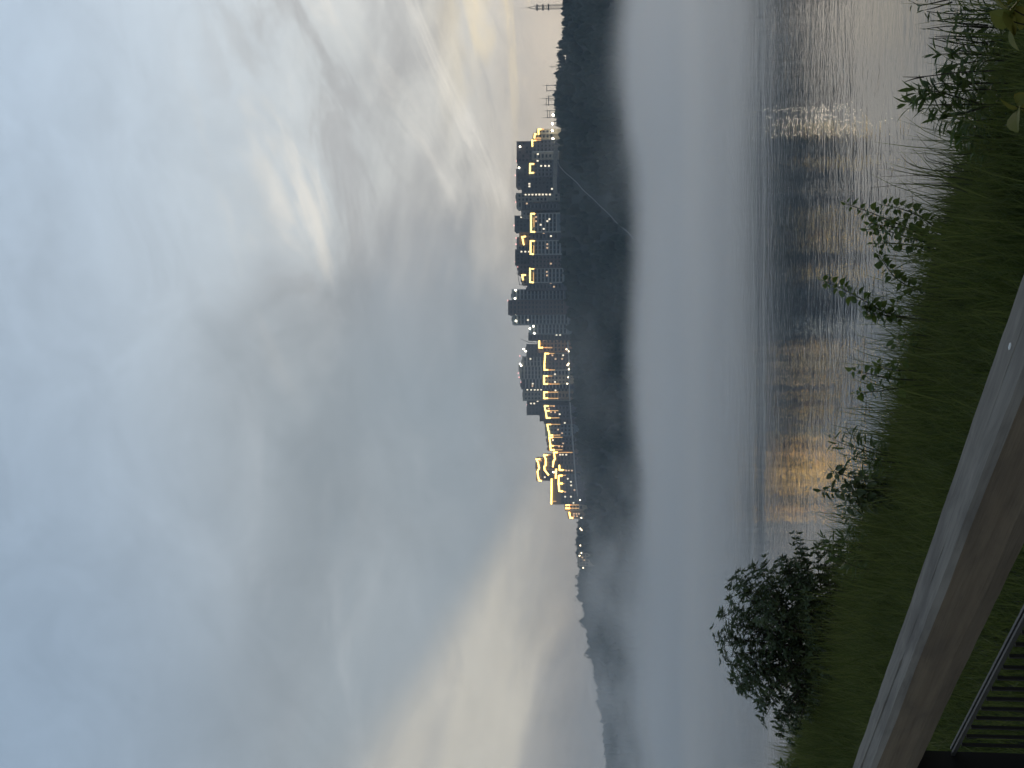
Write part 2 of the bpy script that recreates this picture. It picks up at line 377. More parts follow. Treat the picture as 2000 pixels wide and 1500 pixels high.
def building(label, y0, y1, vt, vb, D, wall='navy', style='grid', strips=(), soft=(), lit=(), lito=(), beacons=(), floods=(), depth=16, yaw=0.0,
             roofs=(), band=None, floor=3.0, colw=3.0, fill=.55, pil=False, lm='led', cat='apartment block', seed=0):
    """y0..y1, vt..vb: the front face in the photo's pixels; D: its distance. strips etc. are given in photo pixels on the front face"""
    rnd = random.Random(int(y0*13 + vt*7 + seed))
    yc = (y0 + y1)/2; top = at(vt, yc, D); bot = at(vb, yc, D)
    W = (y1 - y0)*top.y/F/math.cos(TH)*.995; H = top.z - bot.z; EX = 10.0
    o = thing('apartment_block' if cat == 'apartment block' else cat.replace(' ', '_'), (top.x, D, bot.z - EX), label, cat, 'buildings along the hilltop', rz=0)
    def loc(V, Y): p = at(V, Y, D); return p.x - top.x, p.z - bot.z + EX
    HT = H + EX
    MB().box((0, depth/2, HT/2), (W, depth, HT)).build('wall', M[wall], o)
    # parapet and roof boxes
    pb = MB(); th = .35
    for c, s_ in (((0, th/2 - .12, HT + .45), (W + .3, th, .9)), ((0, depth - th/2 + .12, HT + .45), (W + .3, th, .9)),
                  ((-W/2 + th/2 - .12, depth/2, HT + .45), (th, depth - th*1.6, .9)), ((W/2 - th/2 + .12, depth/2, HT + .45), (th, depth - th*1.6, .9))):
        pb.box(c, s_)
    pb.build('parapet', M[wall], o)
    rb = roofs or [(rnd.uniform(-.25, .25)*W, min(W*.4, 6.0), rnd.uniform(1.4, 2.6))]
    for (rx, rw, rh) in rb: MB().box((rx, depth*.5, HT + rh/2), (rw, depth*.35, rh)).build('roof_house', M['roof' if not roofs else wall], o)
    if rnd.random() < .7:
        ax = rnd.uniform(-.4, .4)*W; MB().tube([(ax, depth*.3, HT), (ax, depth*.3, HT + rnd.uniform(2, 4.5))], .09, 5).build('aerial', M['steel'], o)
    # windows: recess-deep glass set in rows of storeys
    wm = MB(); fr = MB(); nf = max(1, int(H/floor)); nc = max(1, int((W - 1.0)/colw)); sp = (W - 1.0)/nc
    if style in ('grid', 'glazed', 'plain'):
        for fl in range(nf):
            zc_ = HT - 1.9 - fl*floor
            if style == 'glazed':
                for c_ in range(nc):
                    xc = -W/2 + .5 + sp*(c_ + .5)
                    wm.box((xc, -.03, zc_ + .15), (sp*.82, .10, floor*.56)); fr.box((xc, -.10, zc_ - floor*.37), (sp*.92, .30, .85))
            else:
                for c_ in range(nc):
                    if style == 'plain' and rnd.random() < .25: continue
                    xc = -W/2 + .5 + sp*(c_ + .5); ww = sp*(fill + rnd.choice((-.1, 0, .12)))
                    wm.box((xc, -.03, zc_), (ww, .10, 1.55)); fr.box((xc, -.09, zc_ - .90), (ww + .25, .26, .14))
        # side faces too
        for sx_ in (-1, 1):
            for fl in range(nf):
                for c_ in range(max(1, int(depth/4.2))):
                    wm.box((sx_*(W/2 + .03), 2.2 + c_*4.2, HT - 1.9 - fl*floor), (.10, 1.5, 1.5))
        tag(wm.build('window', M['glass'], o), kind='stuff'); tag(fr.build('sill' if style != 'glazed' else 'balcony_front', M['pilaster' if style != 'plain' else wall], o), kind='stuff')
    if pil:
        for sx_ in (-1, 1): MB().box((sx_*(W/2 - .45), -.25, HT/2), (.9, .5, HT - .02)).build('pilaster', M['pilaster'], o)
    if band:
        (bv0, bv1, bm) = band; z1 = loc(bv0, yc)[1]; z0 = loc(bv1, yc)[1]
        MB().box((0, .9, (z0 + z1)/2), (W + .5, 2.2, z1 - z0)).build('upper_storey', M[bm], o)
    def strip(pl, mtl, th_):
        m_ = MB()
        for (a, b_) in zip(pl[:-1], pl[1:]):
            if th_ > .9 and abs(a[0] - b_[0]) > 6 and abs(a[0] - b_[0]) > 2*abs(a[1] - b_[1]):      # upright arms: bright on top, then a dim glow painting the fading wash
                (hi_, lo_) = (a, b_) if a[0] < b_[0] else (b_, a); f_ = min(1, 6/(lo_[0] - hi_[0])); cut = (hi_[0] + (lo_[0] - hi_[0])*f_, hi_[1] + (lo_[1] - hi_[1])*f_)
                strip([(cut[0] + 1.6, cut[1]), lo_], M['led_wash'], .65); a, b_ = hi_, cut
            xa, za = loc(*a); xb, zb = loc(*b_); L = math.hypot(xb-xa, zb-za); n0 = len(m_.v)
            m_.box((0, 0, 0), (L + th_*.98, .5, th_)); ang = math.atan2(zb - za, xb - xa)
            for i in range(n0, n0 + 8):
                x_, y_, z_ = m_.v[i]; m_.v[i] = ((xa+xb)/2 + x_*math.cos(ang) - z_*math.sin(ang), y_ - .75 - .01*(n0 % 5), (za+zb)/2 + x_*math.sin(ang) + z_*math.cos(ang))
        m_.build('light_strip_or_wash', mtl, o)
    lm = 'ledl' if y0 > 850 else ('led' if y0 < 600 else 'led2')
    for pl in strips: strip(pl, M[lm], 1.2)
    for pl in soft: strip(pl, M['led_wash'], .7)  # mostly wall wash below the strips, put in as dim glowing bars
    for (V, Y) in lit: link('lit_window', unit('lit_window', M['win'], 1.25, .2, 1.4), o, (loc(V, Y)[0], -.16, loc(V, Y)[1]))
    for (V, Y) in lito: link('lit_window', unit('orange_lit_window', M['wino'], 1.25, .2, 1.4), o, (loc(V, Y)[0], -.16, loc(V, Y)[1]))
    for (V, Y) in beacons:
        x_, z_ = loc(V, Y); bb = link('beacon', ball['beacon'], o, (x_, 1.5, z_)); MB().tube([(0, 0, min(-.6, HT - z_)), (0, 0, -.3)], .08, 5).build('mast', M['steel'], bb)
    for (V, Y) in floods: x_, z_ = loc(V, Y); link('floodlight', ball['floodlight'], o, (x_, -1.0, z_))
    return o

B = building
# --- the cluster beside the pylons (picture's upper end), then along the crest; front row near the crest, back row behind
B('low cream block with the outermost lit crown beside the street lamps', 252, 262, 1050, 1084, 1092, 'cream', 'grid', [[(1052, 262), (1052, 253), (1056, 252.6)]], [[(1056, 252.8), (1062, 252.8)]])
B('cream block with a stepped lit crown, second from the street lamps', 261, 273, 1043, 1084, 1096, 'cream', 'grid', [[(1054, 261.5), (1045, 262), (1044, 269)]], [[(1056, 270), (1046, 270)]])
B('white framed block with one lit corner next to the stepped crowns', 272, 298, 1040, 1090, 1098, 'navy', 'grid', [[(1048, 274), (1039.5, 274.5), (1040, 285)]], [[(1056, 274), (1048, 274)]], pil=True)
B('tall dark brown tower with a stepped top behind the white framed block', 276, 318, 1011, 1088, 1150, 'brown', 'plain', floods=[(1016, 287)], beacons=[(1008.5, 314)], roofs=[(2, 9, 1.2)])
B('narrow grey block with two columns of dark windows', 298, 312, 1041, 1088, 1097, 'grey', 'grid', lit=[(1050.5, 301)])
B('blue block with a short lit frame and three lit windows', 312, 346, 1035, 1090, 1099, 'navy', 'grid', [[(1044, 320.5), (1035.5, 320.5), (1035, 338), (1044, 337.5)]], lit=[(1057, 324), (1065, 324), (1072, 324), (1050, 314)])
B('dark tower with a slanted shoulder and a pink beacon', 318, 346, 1014, 1088, 1145, 'dark', 'plain', floods=[(1014, 328)], beacons=[])
B('dark brown tower behind the short lit frame', 330, 366, 1010, 1088, 1160, 'brown', 'plain', beacons=[(1006, 342)], roofs=[(3, 6, .8)])
B('dark block with two lit windows side by side near its top', 346, 378, 1021, 1092, 1103, 'dark', 'plain', lit=[(1034, 359), (1034, 364), (1078, 369)])
B('grey slab tower with a column of eight lit windows', 377, 395, 1010, 1090, 1106, 'grey', 'plain', lit=[(1026.5, 380), (1033.5, 380), (1040, 380), (1047, 380), (1053.5, 380), (1060, 380), (1067, 380), (1074, 380)], beacons=[(1007, 394)])
B('grey shoulder block with patches of lit balcony', 394, 407, 1011, 1090, 1112, 'grey', 'grid', lit=[(1051, 398)], lito=[(1045, 397), (1051, 401)])
B('dark brown block in front of the grey slab tower', 396, 411, 1022, 1092, 1104, 'dark', 'grid', lito=[(1029, 397.5)])
B('plain grey block beside the widest lit frame', 408, 423, 1020, 1092, 1125, 'grey', 'grid')
B('black tower rising behind the widest lit frame', 421, 452, 1007, 1090, 1165, 'dark', 'plain', lit=[(1030.5, 424.3), (1018, 424.3), (1024.5, 424.3)], beacons=[(1003.5, 440)])
B('blue block with the widest square lit frame', 416, 454.5, 1036, 1092, 1108, 'blue', 'glazed', [[(1045, 417.5), (1037.5, 417.5), (1037.5, 453), (1046, 453)]], [[(1043, 426), (1043, 443)]], lit=[(1073, 428), (1069, 432), (1062, 447), (1056, 439)], lito=[(1047, 424), (1047, 432)], pil=True, lm='led2')
B('brown lit block with a bent light strip behind the crest', 454, 478, 1016, 1090, 1150, 'orange', 'plain', [[(1026, 462), (1020, 463), (1023, 477.5)]])
B('grey tower with two pink beacons behind the bent light strip', 463, 489, 1011, 1090, 1180, 'grey', 'grid', beacons=[(1008, 464.5), (1007.5, 476.5)])
B('narrow dark block between two square lit frames', 454.5, 469.5, 1038, 1094, 1112, 'navy', 'grid', lit=[(1076, 461)], lito=[(1062, 455)])
B('blue block with a square lit frame, next after the widest one', 469.5, 498, 1036, 1096, 1112, 'blue', 'glazed', [[(1045, 470.8), (1036.5, 470.8), (1036.5, 496), (1041, 496.5)]], [[(1042.5, 480), (1042.5, 493)]], lito=[(1069, 477), (1069, 484)], pil=True, lm='led2')
B('dark tower with a row of three lit windows and pink beacons', 487, 518, 1008, 1092, 1170, 'dark', 'plain', lit=[(1018.5, 491.5), (1026, 491.5), (1033, 491.5)], beacons=[(1006, 511)])
B('brown block dotted with faint windows between lit frames', 498, 524, 1038, 1098, 1116, 'brown', 'grid', lito=[(1076, 515)])
B('stepped brown block with a pink beacon on its corner', 516, 537, 1014, 1094, 1160, 'brown', 'plain', beacons=[(1011.5, 521)])
B('blue block with the square lit frame nearest the tallest tower', 523.5, 553, 1035, 1100, 1118, 'blue', 'glazed', [[(1044, 524.8), (1035.5, 524.8), (1035.5, 551), (1041, 551.8)]], [[(1042, 533), (1042, 548)]], lito=[(1068, 531), (1068.5, 538)], pil=True, lm='led2')
B('small brown block with a hooked light strip behind the lit frame', 536, 556, 1021, 1094, 1160, 'tan', 'plain', [[(1026, 537.3), (1020, 537.5), (1021.5, 546)]])
B('dark speckled block at the foot of the tallest tower', 552, 567, 1032, 1102, 1121, 'navy', 'grid', lito=[(1076, 552.5), (1082, 560)])
B('tallest tower of the skyline, a dark brown slab', 586, 614.5, 994.5, 1108, 1126, 'brown', 'grid', beacons=[(991.5, 587)], depth=22)
B('blue wing joined to the tallest tower on its pylon side', 565, 586, 1001.5, 1106, 1130, 'blue', 'glazed', floods=[(1007, 567), (1006, 583)], lm='led')
B('blue wing of the tallest tower with a stepped outer edge', 614.5, 634, 1003, 1110, 1131, 'blue', 'glazed', floods=[(1007.5, 613.5), (1008, 627)], lit=[(1031, 625)])
B('low dark block with bright roof lamps beside the stepped wing', 631, 653, 1036, 1110, 1136, 'blue', 'glazed', floods=[(1042, 637.5), (1035, 642), (1044, 651)])
B('dark block with two lit windows and a small crane above', 650, 665, 1034, 1112, 1142, 'dark', 'grid', lit=[(1087, 654), (1094, 654)])
B('orange brick block with an angled light strip', 662, 688, 1053, 1114, 1144, 'orange', 'grid', [[(1053.5, 663), (1053, 679), (1066, 679)]], [[(1078, 679), (1067, 679)]], lito=[(1062, 664), (1066, 664), (1074, 664), (1087, 664)])
B('dark tower with a bright lamp cluster on its corner', 672, 697, 1030, 1112, 1200, 'dark', 'grid', floods=[(1023, 682), (1027, 686)], lit=[(1036, 701)])
B('brown block with a tall square lit frame above the road lamps', 689, 724, 1063, 1118, 1150, 'brown', 'grid', [[(1082, 690.5), (1065, 690.5), (1063.5, 711)], [(1063.5, 713.5), (1063.5, 722.5), (1074, 722.5)]], [[(1083, 722.5), (1075, 722.5)]], lito=[(1079, 694), (1085, 701), (1098, 701)], lit=[(1100, 694)], pil=True, lm='led2')
B('grey striped tower with a glowing corner crown', 696, 716, 1022, 1112, 1205, 'grey', 'glazed', floods=[(1018, 714), (1016, 711)], beacons=[(1015, 695), (1024, 703)])
B('grey panelled tower with a mast and three pink beacons', 715, 741, 1017, 1114, 1210, 'grey', 'glazed', beacons=[(1012, 729), (1016.5, 733), (1013.5, 737)], roofs=[(4, 6, 2.5)])
B('narrow olive block with a lit frame above the road lamps', 733, 751, 1062, 1116, 1162, 'cream', 'grid', [[(1078, 734.3), (1063, 734.3), (1063, 750), (1076, 750)]], [[(1092, 750), (1077, 750)]], lit=[(1084, 746), (1084, 731)], lm='led2')
B('dark striped tower with red lights on two levels', 738, 760, 1020, 1114, 1215, 'navy', 'glazed', beacons=[(1017.5, 746.5)], lit=[(1040.5, 749.5)], lito=[(1040, 754)])
B('grey tower with a row of five lit windows', 757, 783, 1023, 1116, 1220, 'grey', 'grid', lit=[(1030, 761.2), (1037.5, 761.2), (1044.5, 761.2), (1050.5, 761.2), (1057, 761.2)], beacons=[(1021.5, 759.5), (1021.5, 771)])
B('narrow block with a slim two armed lit frame', 764, 780, 1062, 1118, 1168, 'tan', 'grid', [[(1090, 766), (1063, 766), (1063, 778), (1090, 778)]], lit=[(1085, 762.5)], lm='led2')
B('dark low tower ending the back row with scattered lit windows', 780, 811, 1031, 1116, 1228, 'dark', 'plain', lit=[(1037, 788), (1043.5, 788), (1050, 783.5)], lito=[(1040, 778)], beacons=[(1029, 790.5), (1031.5, 809.5)])
B('squat dark block in the dip of the skyline', 806, 823, 1056, 1118, 1215, 'dark', 'plain')
B('twin framed block, the half with the shorter frame', 791, 801, 1063, 1120, 1176, 'navy', 'grid', [[(1082, 792.8), (1064, 792.8), (1065, 800)]], lito=[(1082, 793), (1072, 798)], lm='led2')
B('twin framed block, the half with the longer frame', 801, 818, 1064, 1121, 1178, 'navy', 'grid', [[(1090, 802), (1066, 802), (1068, 816.3), (1092, 816)]], lito=[(1076, 805), (1084, 805)], lit=[(1093, 809)], lm='led2')
B('unlit brown block between the twin frames and the broken frame', 818, 828, 1064, 1122, 1184, 'brown', 'grid', lit=[(1103, 826)])
B('block with a lit frame broken in the middle', 827.5, 852, 1067, 1123, 1188, 'blue', 'grid', [[(1094, 828.5), (1069, 828.5), (1071, 840)], [(1072, 842.5), (1073, 850), (1094, 849.5)]], lito=[(1090, 839), (1098, 846)], lm='led2')
B('block with a lit frame and one glowing top window', 853, 869.5, 1070, 1125, 1196, 'navy', 'grid', [[(1098, 854), (1073, 854), (1075, 868)]], lit=[(1080, 859.5)], lito=[(1100, 866)], lm='led2')
B('narrow block with a small lit frame beside the ornate towers', 869.5, 881, 1072, 1126, 1202, 'brown', 'grid', [[(1094, 870.3), (1074.5, 870.3), (1076, 878.8), (1098, 878.3)]], lito=[(1092, 872), (1098, 872)], lm='led2')
B('brown block with a tall lit edge below the ornate towers', 882, 908, 1081, 1128, 1210, 'brown', 'grid', [[(1108, 883.5), (1082, 883.5), (1084, 896), (1081, 902), (1080, 911)]], [[(1118, 883.5), (1109, 883.5)]], lit=[(1094, 888), (1099, 888), (1106, 888)], lm='led2')
B('tan ornate tower outlined in light, lower of the crowned pair', 887, 918, 1064, 1124, 1240, 'tan', 'plain', [[(1075, 888), (1063, 889), (1066, 897), (1066, 908), (1063, 912), (1064, 918)], [(1064, 918), (1071, 927)]], lm='led2')
B('tallest ornate tower with glowing crown at the end of the row', 894, 939, 1049, 1124, 1262, 'brown', 'grid', [[(1059, 896), (1048, 897), (1051, 903), (1053, 914), (1050, 921), (1051, 930), (1053, 938), (1057, 939)]], [[(1058, 900), (1053, 899)]], lit=[(1064, 932)], lm='led2')
B('small block with a lit sill and one lit side', 906, 921, 1091, 1129, 1216, 'dark', 'grid', [[(1092.5, 908), (1093, 918), (1104, 917.8)]], lito=[(1106, 919), (1111, 919), (1117, 919)], lm='led2')
B('narrow block with a glowing cornice between larger ones', 915, 935, 1084, 1128, 1232, 'tan', 'plain', [[(1086.5, 917), (1085.5, 933)]], floods=[(1081, 922)], lm='led2')
B('dark block with a curved lit frame and a glowing centre motif', 925, 962, 1090, 1131, 1222, 'navy', 'grid', [[(1105, 928), (1091.5, 929), (1091, 944), (1092.5, 959), (1104, 960)], [(1092, 944), (1102, 944.5)]], lit=[(1109, 935), (1115, 941), (1115.5, 948)], lito=[(1104, 961), (1122, 957)], lm='led2')
B('long block with a single straight lit cornice at the end of the row', 934, 985, 1077, 1134, 1246, 'navy', 'grid', [[(1077.5, 936), (1077, 983.5)]], [[(1080, 979), (1086, 979)]], lit=[(1104, 970), (1115, 970), (1120, 982)], band=(1079.5, 1095, 'tan'), lm='led2')
B('low block washed by two vertical strips of light', 984, 998, 1105, 1138, 1255, 'cream', 'plain', [[(1106, 986), (1115, 986)], [(1106, 992.5), (1113, 992.5)]], [[(1130, 986), (1116, 986)], [(1130, 992.5), (1114, 992.5)]])
B('last low block of the row with rows of small lit windows', 999, 1013, 1111, 1141, 1262, 'tan', 'plain', [[(1112, 1001), (1114, 1011), (1118, 1011.5)]], lito=[(1121, 1003.5), (1126, 1003.5), (1131, 1003.5), (1121, 1008), (1127, 1008)])
h_ = B('pale lamp-lit low building among the trees past the last towers', 1080, 1106, 1131, 1149, 1360, 'cream', 'grid', lito=[(1137, 1089), (1141, 1094)], cat='low house', seed=3)

# --- street lamps
def lamp(label, V, Y, D, h=7.5):
    p = at(V, Y, D); o = thing('street_lamp', (p.x, p.y, p.z - h), label, 'street lamp', 'street lamps on the hilltop')
    MB().tube([(0, 0, 0), (0, 0, h - .2), (.3, 0, h + .1)], [.12, .09, .07], 6).build('pole', M['steel'], o)
    link('lamp_head', ball['dim_lamp_head' if Y > 600 else 'lamp_head'], o, (.3, -.2, h))
for i, (V, Y, D, l) in enumerate([
    (1080.5, 225.5, 1086, 'bright white street lamp among the pylons, outermost of the hilltop lamps'), (1079, 243, 1088, 'street lamp between the pylons and the first lit block'),
    (1078.7, 256, 1086, 'street lamp shining in front of the outermost cream block'), (1080, 271.5, 1088, 'street lamp at the foot of the stepped cream block'),
    (1106.5, 683, 1140, 'pair of street lamps beside the orange brick block, the upper one'), (1111, 687, 1138, 'street lamp below the orange brick block, on the road edge'),
    (1110.5, 711, 1142, 'street lamp under the tall square lit frame'), (1108.5, 714, 1143, 'street lamp close beside another under the tall square lit frame'), (1111, 722, 1146, 'small street lamp at the corner of the tall square lit frame'),
    (1110, 737.5, 1154, 'street lamp in front of the narrow olive block'), (1108, 750, 1156, 'street lamp at the end of the narrow olive block'),
    (1133, 977.5, 1240, 'bright lamp at the foot of the long straight cornice'), (1135.5, 1012, 1250, 'bright lamp below the last low block of the row'),
    (1133.5, 1033, 1290, 'first lamp in the trees past the last block'), (1136, 1036, 1290, 'small lamp just under the first one in the trees'),
    (1133.5, 1066, 1340, 'single lamp midway among the trees past the last block'), (1135.5, 1080.5, 1345, 'brightest lamp above the pale low building'),
    (1132, 1086, 1345, 'lamp over the roof of the pale low building'), (1139, 1109.5, 1350, 'lamp past the far end of the pale low building')]):
    lamp(l, V, Y, D)

# --- promenade walls and fence along the crest
def wallrun(name, label, pts, D, h, m_, cat):
    ps = [at(V, Y, D + k) for V, Y, k in pts]; o = thing(name, ps[0], label, cat)
    for a, b_ in zip(ps[:-1], ps[1:]):
        d = b_ - a; L = math.hypot(d.x, d.y); q = MB().box((0, 0, -h/2), (L + .1, .5, h)).build('panel', M[m_], o)
        q.location = (a + b_)/2 - ps[0]; q.rotation_euler = (0, -math.atan2(d.z, L), math.atan2(d.y, d.x))
wallrun('retaining_wall', 'pale retaining wall along the foot of the first blocks', [(1081.5, 283, 0), (1081, 300, 0), (1081, 318, 0), (1080.8, 336, 0), (1079.5, 352, 0), (1080, 366, 0), (1081, 380, 0)], 1088, 3.2, 'grey', 'wall')
wallrun('promenade_fence', 'thin pale fence line along the road under the lit frames', [(1107.5, 668, 0), (1110, 700, 8), (1110.5, 730, 16), (1111, 770, 24), (1113, 800, 32), (1116, 840, 40), (1119, 880, 50), (1122.5, 930, 62), (1127, 970, 70)], 1134, 1.1, 'pilaster', 'fence')

# --- pylons: timber H-frames, and the lattice mast
def hframe(label, Y0, Y1, Vbar, Vtop0, Vtop1, D, bars=1):
    p = at(Vbar, (Y0 + Y1)/2, D); g = at(1092, (Y0+Y1)/2, D).z; o = thing('power_pylon', (p.x, p.y, g), label, 'pylon', 'pylons on the hilltop')
    for Y, Vt in ((Y0, Vtop0), (Y1, Vtop1)):
        q = at(Vt, Y, D); MB().tube([(q.x - p.x, 0, -3), (q.x - p.x, 0, at(Vbar - 1, Y, D).z - g)], .24, 6).build('post', M['steel'], o)
        MB().tube([(q.x - p.x, 0, at(Vbar - 1, Y, D).z - g), (q.x - p.x, 0, q.z - g)], [.16, .05], 6).build('lightning_rod', M['steel'], o)
    for k in range(bars):
        a = at(Vbar + k*4.5, Y0 - 1.5, D); b_ = at(Vbar + k*4.5 - .5, Y1 + 1.5, D)
        MB().box(((a.x+b_.x)/2 - p.x, 0, (a.z+b_.z)/2 - g), (abs(b_.x - a.x), .35, .42)).build('crossbar', M['steel'], o)
hframe('H shaped pylon nearest the lattice mast', 167, 177.3, 1068, 1057, 1068, 1084)
hframe('double barred pylon in the middle of the pylon row', 192.5, 205, 1067, 1051, 1056, 1086, 2)
hframe('small slim pylon tight behind the double barred one', 188, 195.5, 1072, 1066, 1068, 1105)
hframe('double barred pylon closest to the street lamps', 216.7, 230, 1069.5, 1060, 1056, 1087, 2)
o = thing('lattice_mast', at(1100, 13, 1080), 'tall lattice radio mast with three ringed platforms on the wooded ridge', 'mast')
g = at(1100, 13, 1080); mz = lambda V: at(V, 13, 1080).z - g.z; wd = 7*1080/F
for sx_ in (-1, 1):
    for sy_ in (-1, 1): MB().tube([(sx_*wd*.5, sy_*wd*.5, -4), (sx_*wd*.46, sy_*wd*.46, mz(1046))], .17, 5).build('leg', M['steel'], o); MB().tube([(sx_*wd*.46, sy_*wd*.46, mz(1046)), (0, 0, mz(1031))], .12, 5).build('spire_strut', M['steel'], o)
zz = 0
while zz < mz(1047):
    for sx_ in (-1, 1):
        MB().tube([(-wd*.48*sx_, -wd*.48, zz), (wd*.48*sx_, -wd*.48, zz + 1.7)], .07, 4).build('brace', M['steel'], o); MB().tube([(-wd*.48*sx_, wd*.48, zz), (wd*.48*sx_, wd*.48, zz + 1.7)], .07, 4).build('brace', M['steel'], o)
    zz += 1.75
for V in (1049, 1060.5, 1071.5): MB().box((0, 0, mz(V)), (wd*1.45, wd*1.45, .75)).build('platform', M['steel'], o); MB().tube([(-wd*1.0, 0, mz(V) + .6), (wd*1.05, 0, mz(V) - .3)], .09, 5).build('aerial_bar', M['steel'], o)
MB().tube([(0, 0, mz(1033)), (0, 0, mz(1010))], [.12, .04], 5).build('antenna', M['steel'], o)
for label, Y, V0, V1, D in (('thin leaning aerial mast on the ridge between lattice mast and pylons', 131, 1088, 1073, 1085), ('thin cross topped mast on the distant wooded ridge', 1174, 1140, 1117, 1500)):
    o = thing('aerial_mast', at(V0 + 6, Y, D), label, 'mast'); hgt = at(V1, Y, D).z - at(V0 + 6, Y, D).z
    MB().tube([(0, 0, 0), (.7, 0, hgt)], [.25, .12], 5).build('pole', M['steel'], o); MB().box((.4, 0, hgt*.78), (2.4, .2, .3)).build('crossbar', M['steel'], o)
# small tower cranes in the gaps of the skyline
def crane(label, pts, D):
    P0 = at(pts[0][0], pts[0][1], D); o = thing('tower_crane', P0, label, 'crane')
    MB().tube([Vector((0, 0, -18)), at(*pts[1], D) - P0], .35, 4).build('mast', M['steel'], o)
    MB().tube([at(*pts[1], D) - P0 - Vector((0, 0, .3)), at(*pts[2], D) - P0], [.34, .2], 4).build('jib', M['steel'], o)
crane('small crane jib leaning out over the dark block', [(1036, 671), (1033, 669), (1016, 661.5)], 1190)
crane('thin upright crane boom in the gap before the tallest tower', [(1034, 564), (1014, 556), (1010, 528)], 1200)

# --- trees one can tell apart along the ridge line
def crown_mesh(seed, con=False):
    V, Fc = blob(seed, 2, 1.0, .42); rr = np.random.default_rng(seed)
    if con:
        zz_ = (V[:, 2] + 1)/2; V = np.c_[V[:, :2]*(1.05 - zz_)[:, None]*1.1, V[:, 2]*1.25]
    n_ = 170; d = rr.normal(size=(n_, 3)); d /= np.linalg.norm(d, axis=1)[:, None]; r = rr.uniform(.85, 1.18, n_)[:, None]
    c = d*r
    if con: zz_ = (c[:, 2]+1)/2; c = np.c_[c[:, :2]*(1.08 - zz_).clip(.05)[:, None], c[:, 2]*1.25]
    t = rr.normal(size=(n_, 3, 3))*.13
    V2 = (c[:, None, :] + t).reshape(-1, 3); F2 = np.arange(n_*3).reshape(-1, 3) + len(V)
    return npmesh('crown', np.vstack([V, V2]), np.vstack([Fc, F2]), M['ridgeleaf'])
crowns = [crown_mesh(20 + i, i > 3) for i in range(6)]
trunkm = MB().tube([(0, 0, -2), (.1, 0, 2), (0, .1, 5)], [.22, .17, .08], 6).mesh('trunk', M['bark'])
def ridge_tree(Y, Vtop, D, wpx, label, kind=None, hpx=None):
    top = at(Vtop, Y, D); r = wpx*D/F/2; hh = (hpx or wpx*1.15)*D/F/2
    g0 = top.z - hh*2 - 1.2; o = thing('tree', (top.x, D, g0), label, 'tree', 'trees along the ridge')
    c = link('crown', crowns[random.randrange(4) if kind is None else kind], o, (0, 0, 1.2 + hh)); c.scale = (r, r, hh if kind is None else hh/1.22); c.rotation_euler.z = random.uniform(0, 6.28)
    link('trunk', trunkm, o)
def seg(Y, marks):                              # which stretch of the ridge, named by the landmarks at its ends
    for lim, l in marks:
        if Y < lim: return l
RM = [(13, 'dark tree at the end of the ridge beyond the lattice mast'), (82, 'low dark tree in the level stretch beside the lattice mast'), (120, 'dark tree in the raised clump between lattice mast and leaning aerial'),
      (166, 'dark tree on the ridge between the leaning aerial and the first pylon'), (206, 'dark tree on the ridge under the first pylons'), (999, 'dark tree on the ridge among the pylons near the street lamps')]
topsR = lut([0, 25, 30, 80, 84, 92, 100, 104, 112, 130, 160, 200, 245], [1099, 1101, 1098, 1096, 1088, 1086, 1091, 1088, 1087, 1086, 1085, 1082, 1082])
Y = -40
while Y < 246:
    sp_ = random.random() < .45; ridge_tree(Y, topsR(Y) + random.uniform(-1, 3), 1084 + random.uniform(-4, 10), random.uniform(9, 15), seg(Y, RM), random.choice((4, 5)) if sp_ else None, random.uniform(16, 24) if sp_ else None); Y += random.uniform(4.5, 8)
LMK = [(1050, 'dark rounded tree right behind the first lamps past the last block'), (1115, 'dark tree in the even row behind the pale low building'), (1174, 'small dark tree in the jagged row before the cross topped mast'), (1208, 'dark tree in the dip between the cross topped mast and the broad round tree'),
       (1270, 'dark tree between the broad round tree and the large domed tree'), (1366, 'dark tree on the falling ridge after the large domed tree'), (1430, 'dark tree on the low ridge after the proud rounded tree'), (9999, 'dark tree at the low outer end of the distant ridge')]
topsL = lut([1015, 1030, 1075, 1112, 1150, 1180, 1200, 1240, 1280, 1310, 1340, 1390, 1415, 1450, 1478, 1530], [1134, 1127, 1128, 1132, 1131, 1135, 1147, 1148, 1154, 1161, 1166, 1173, 1181, 1181, 1185, 1186])
Y = 1016
while Y < 1520:
    D = crestD(Y) + random.uniform(-6, 14); wp = random.choice((9, 11, 13, 16, 20, 23))*random.uniform(.85, 1.1)
    sp_ = 1112 < Y < 1175 and random.random() < .6
    ridge_tree(Y, topsL(Y) + random.uniform(-3.5, 3.0) - (wp - 12)*.15, D, wp, seg(Y, LMK), random.choice((4, 5)) if sp_ else None, 26 if sp_ else wp*1.25); Y += random.uniform(.32, .5)*wp
for Y, V, wpx, l in ((1213, 1134.5, 26, 'broad round tree on the distant ridge just past the dip'), (1276, 1144.5, 27, 'large domed tree standing above the distant ridge'), (1372, 1163.5, 20, 'rounded tree standing proud of the lower ridge end'), (1434, 1175.5, 18, 'round tree near the low end of the distant ridge')):
    ridge_tree(Y, V, crestD(Y) - 10, wpx, l, None, wpx*1.5)
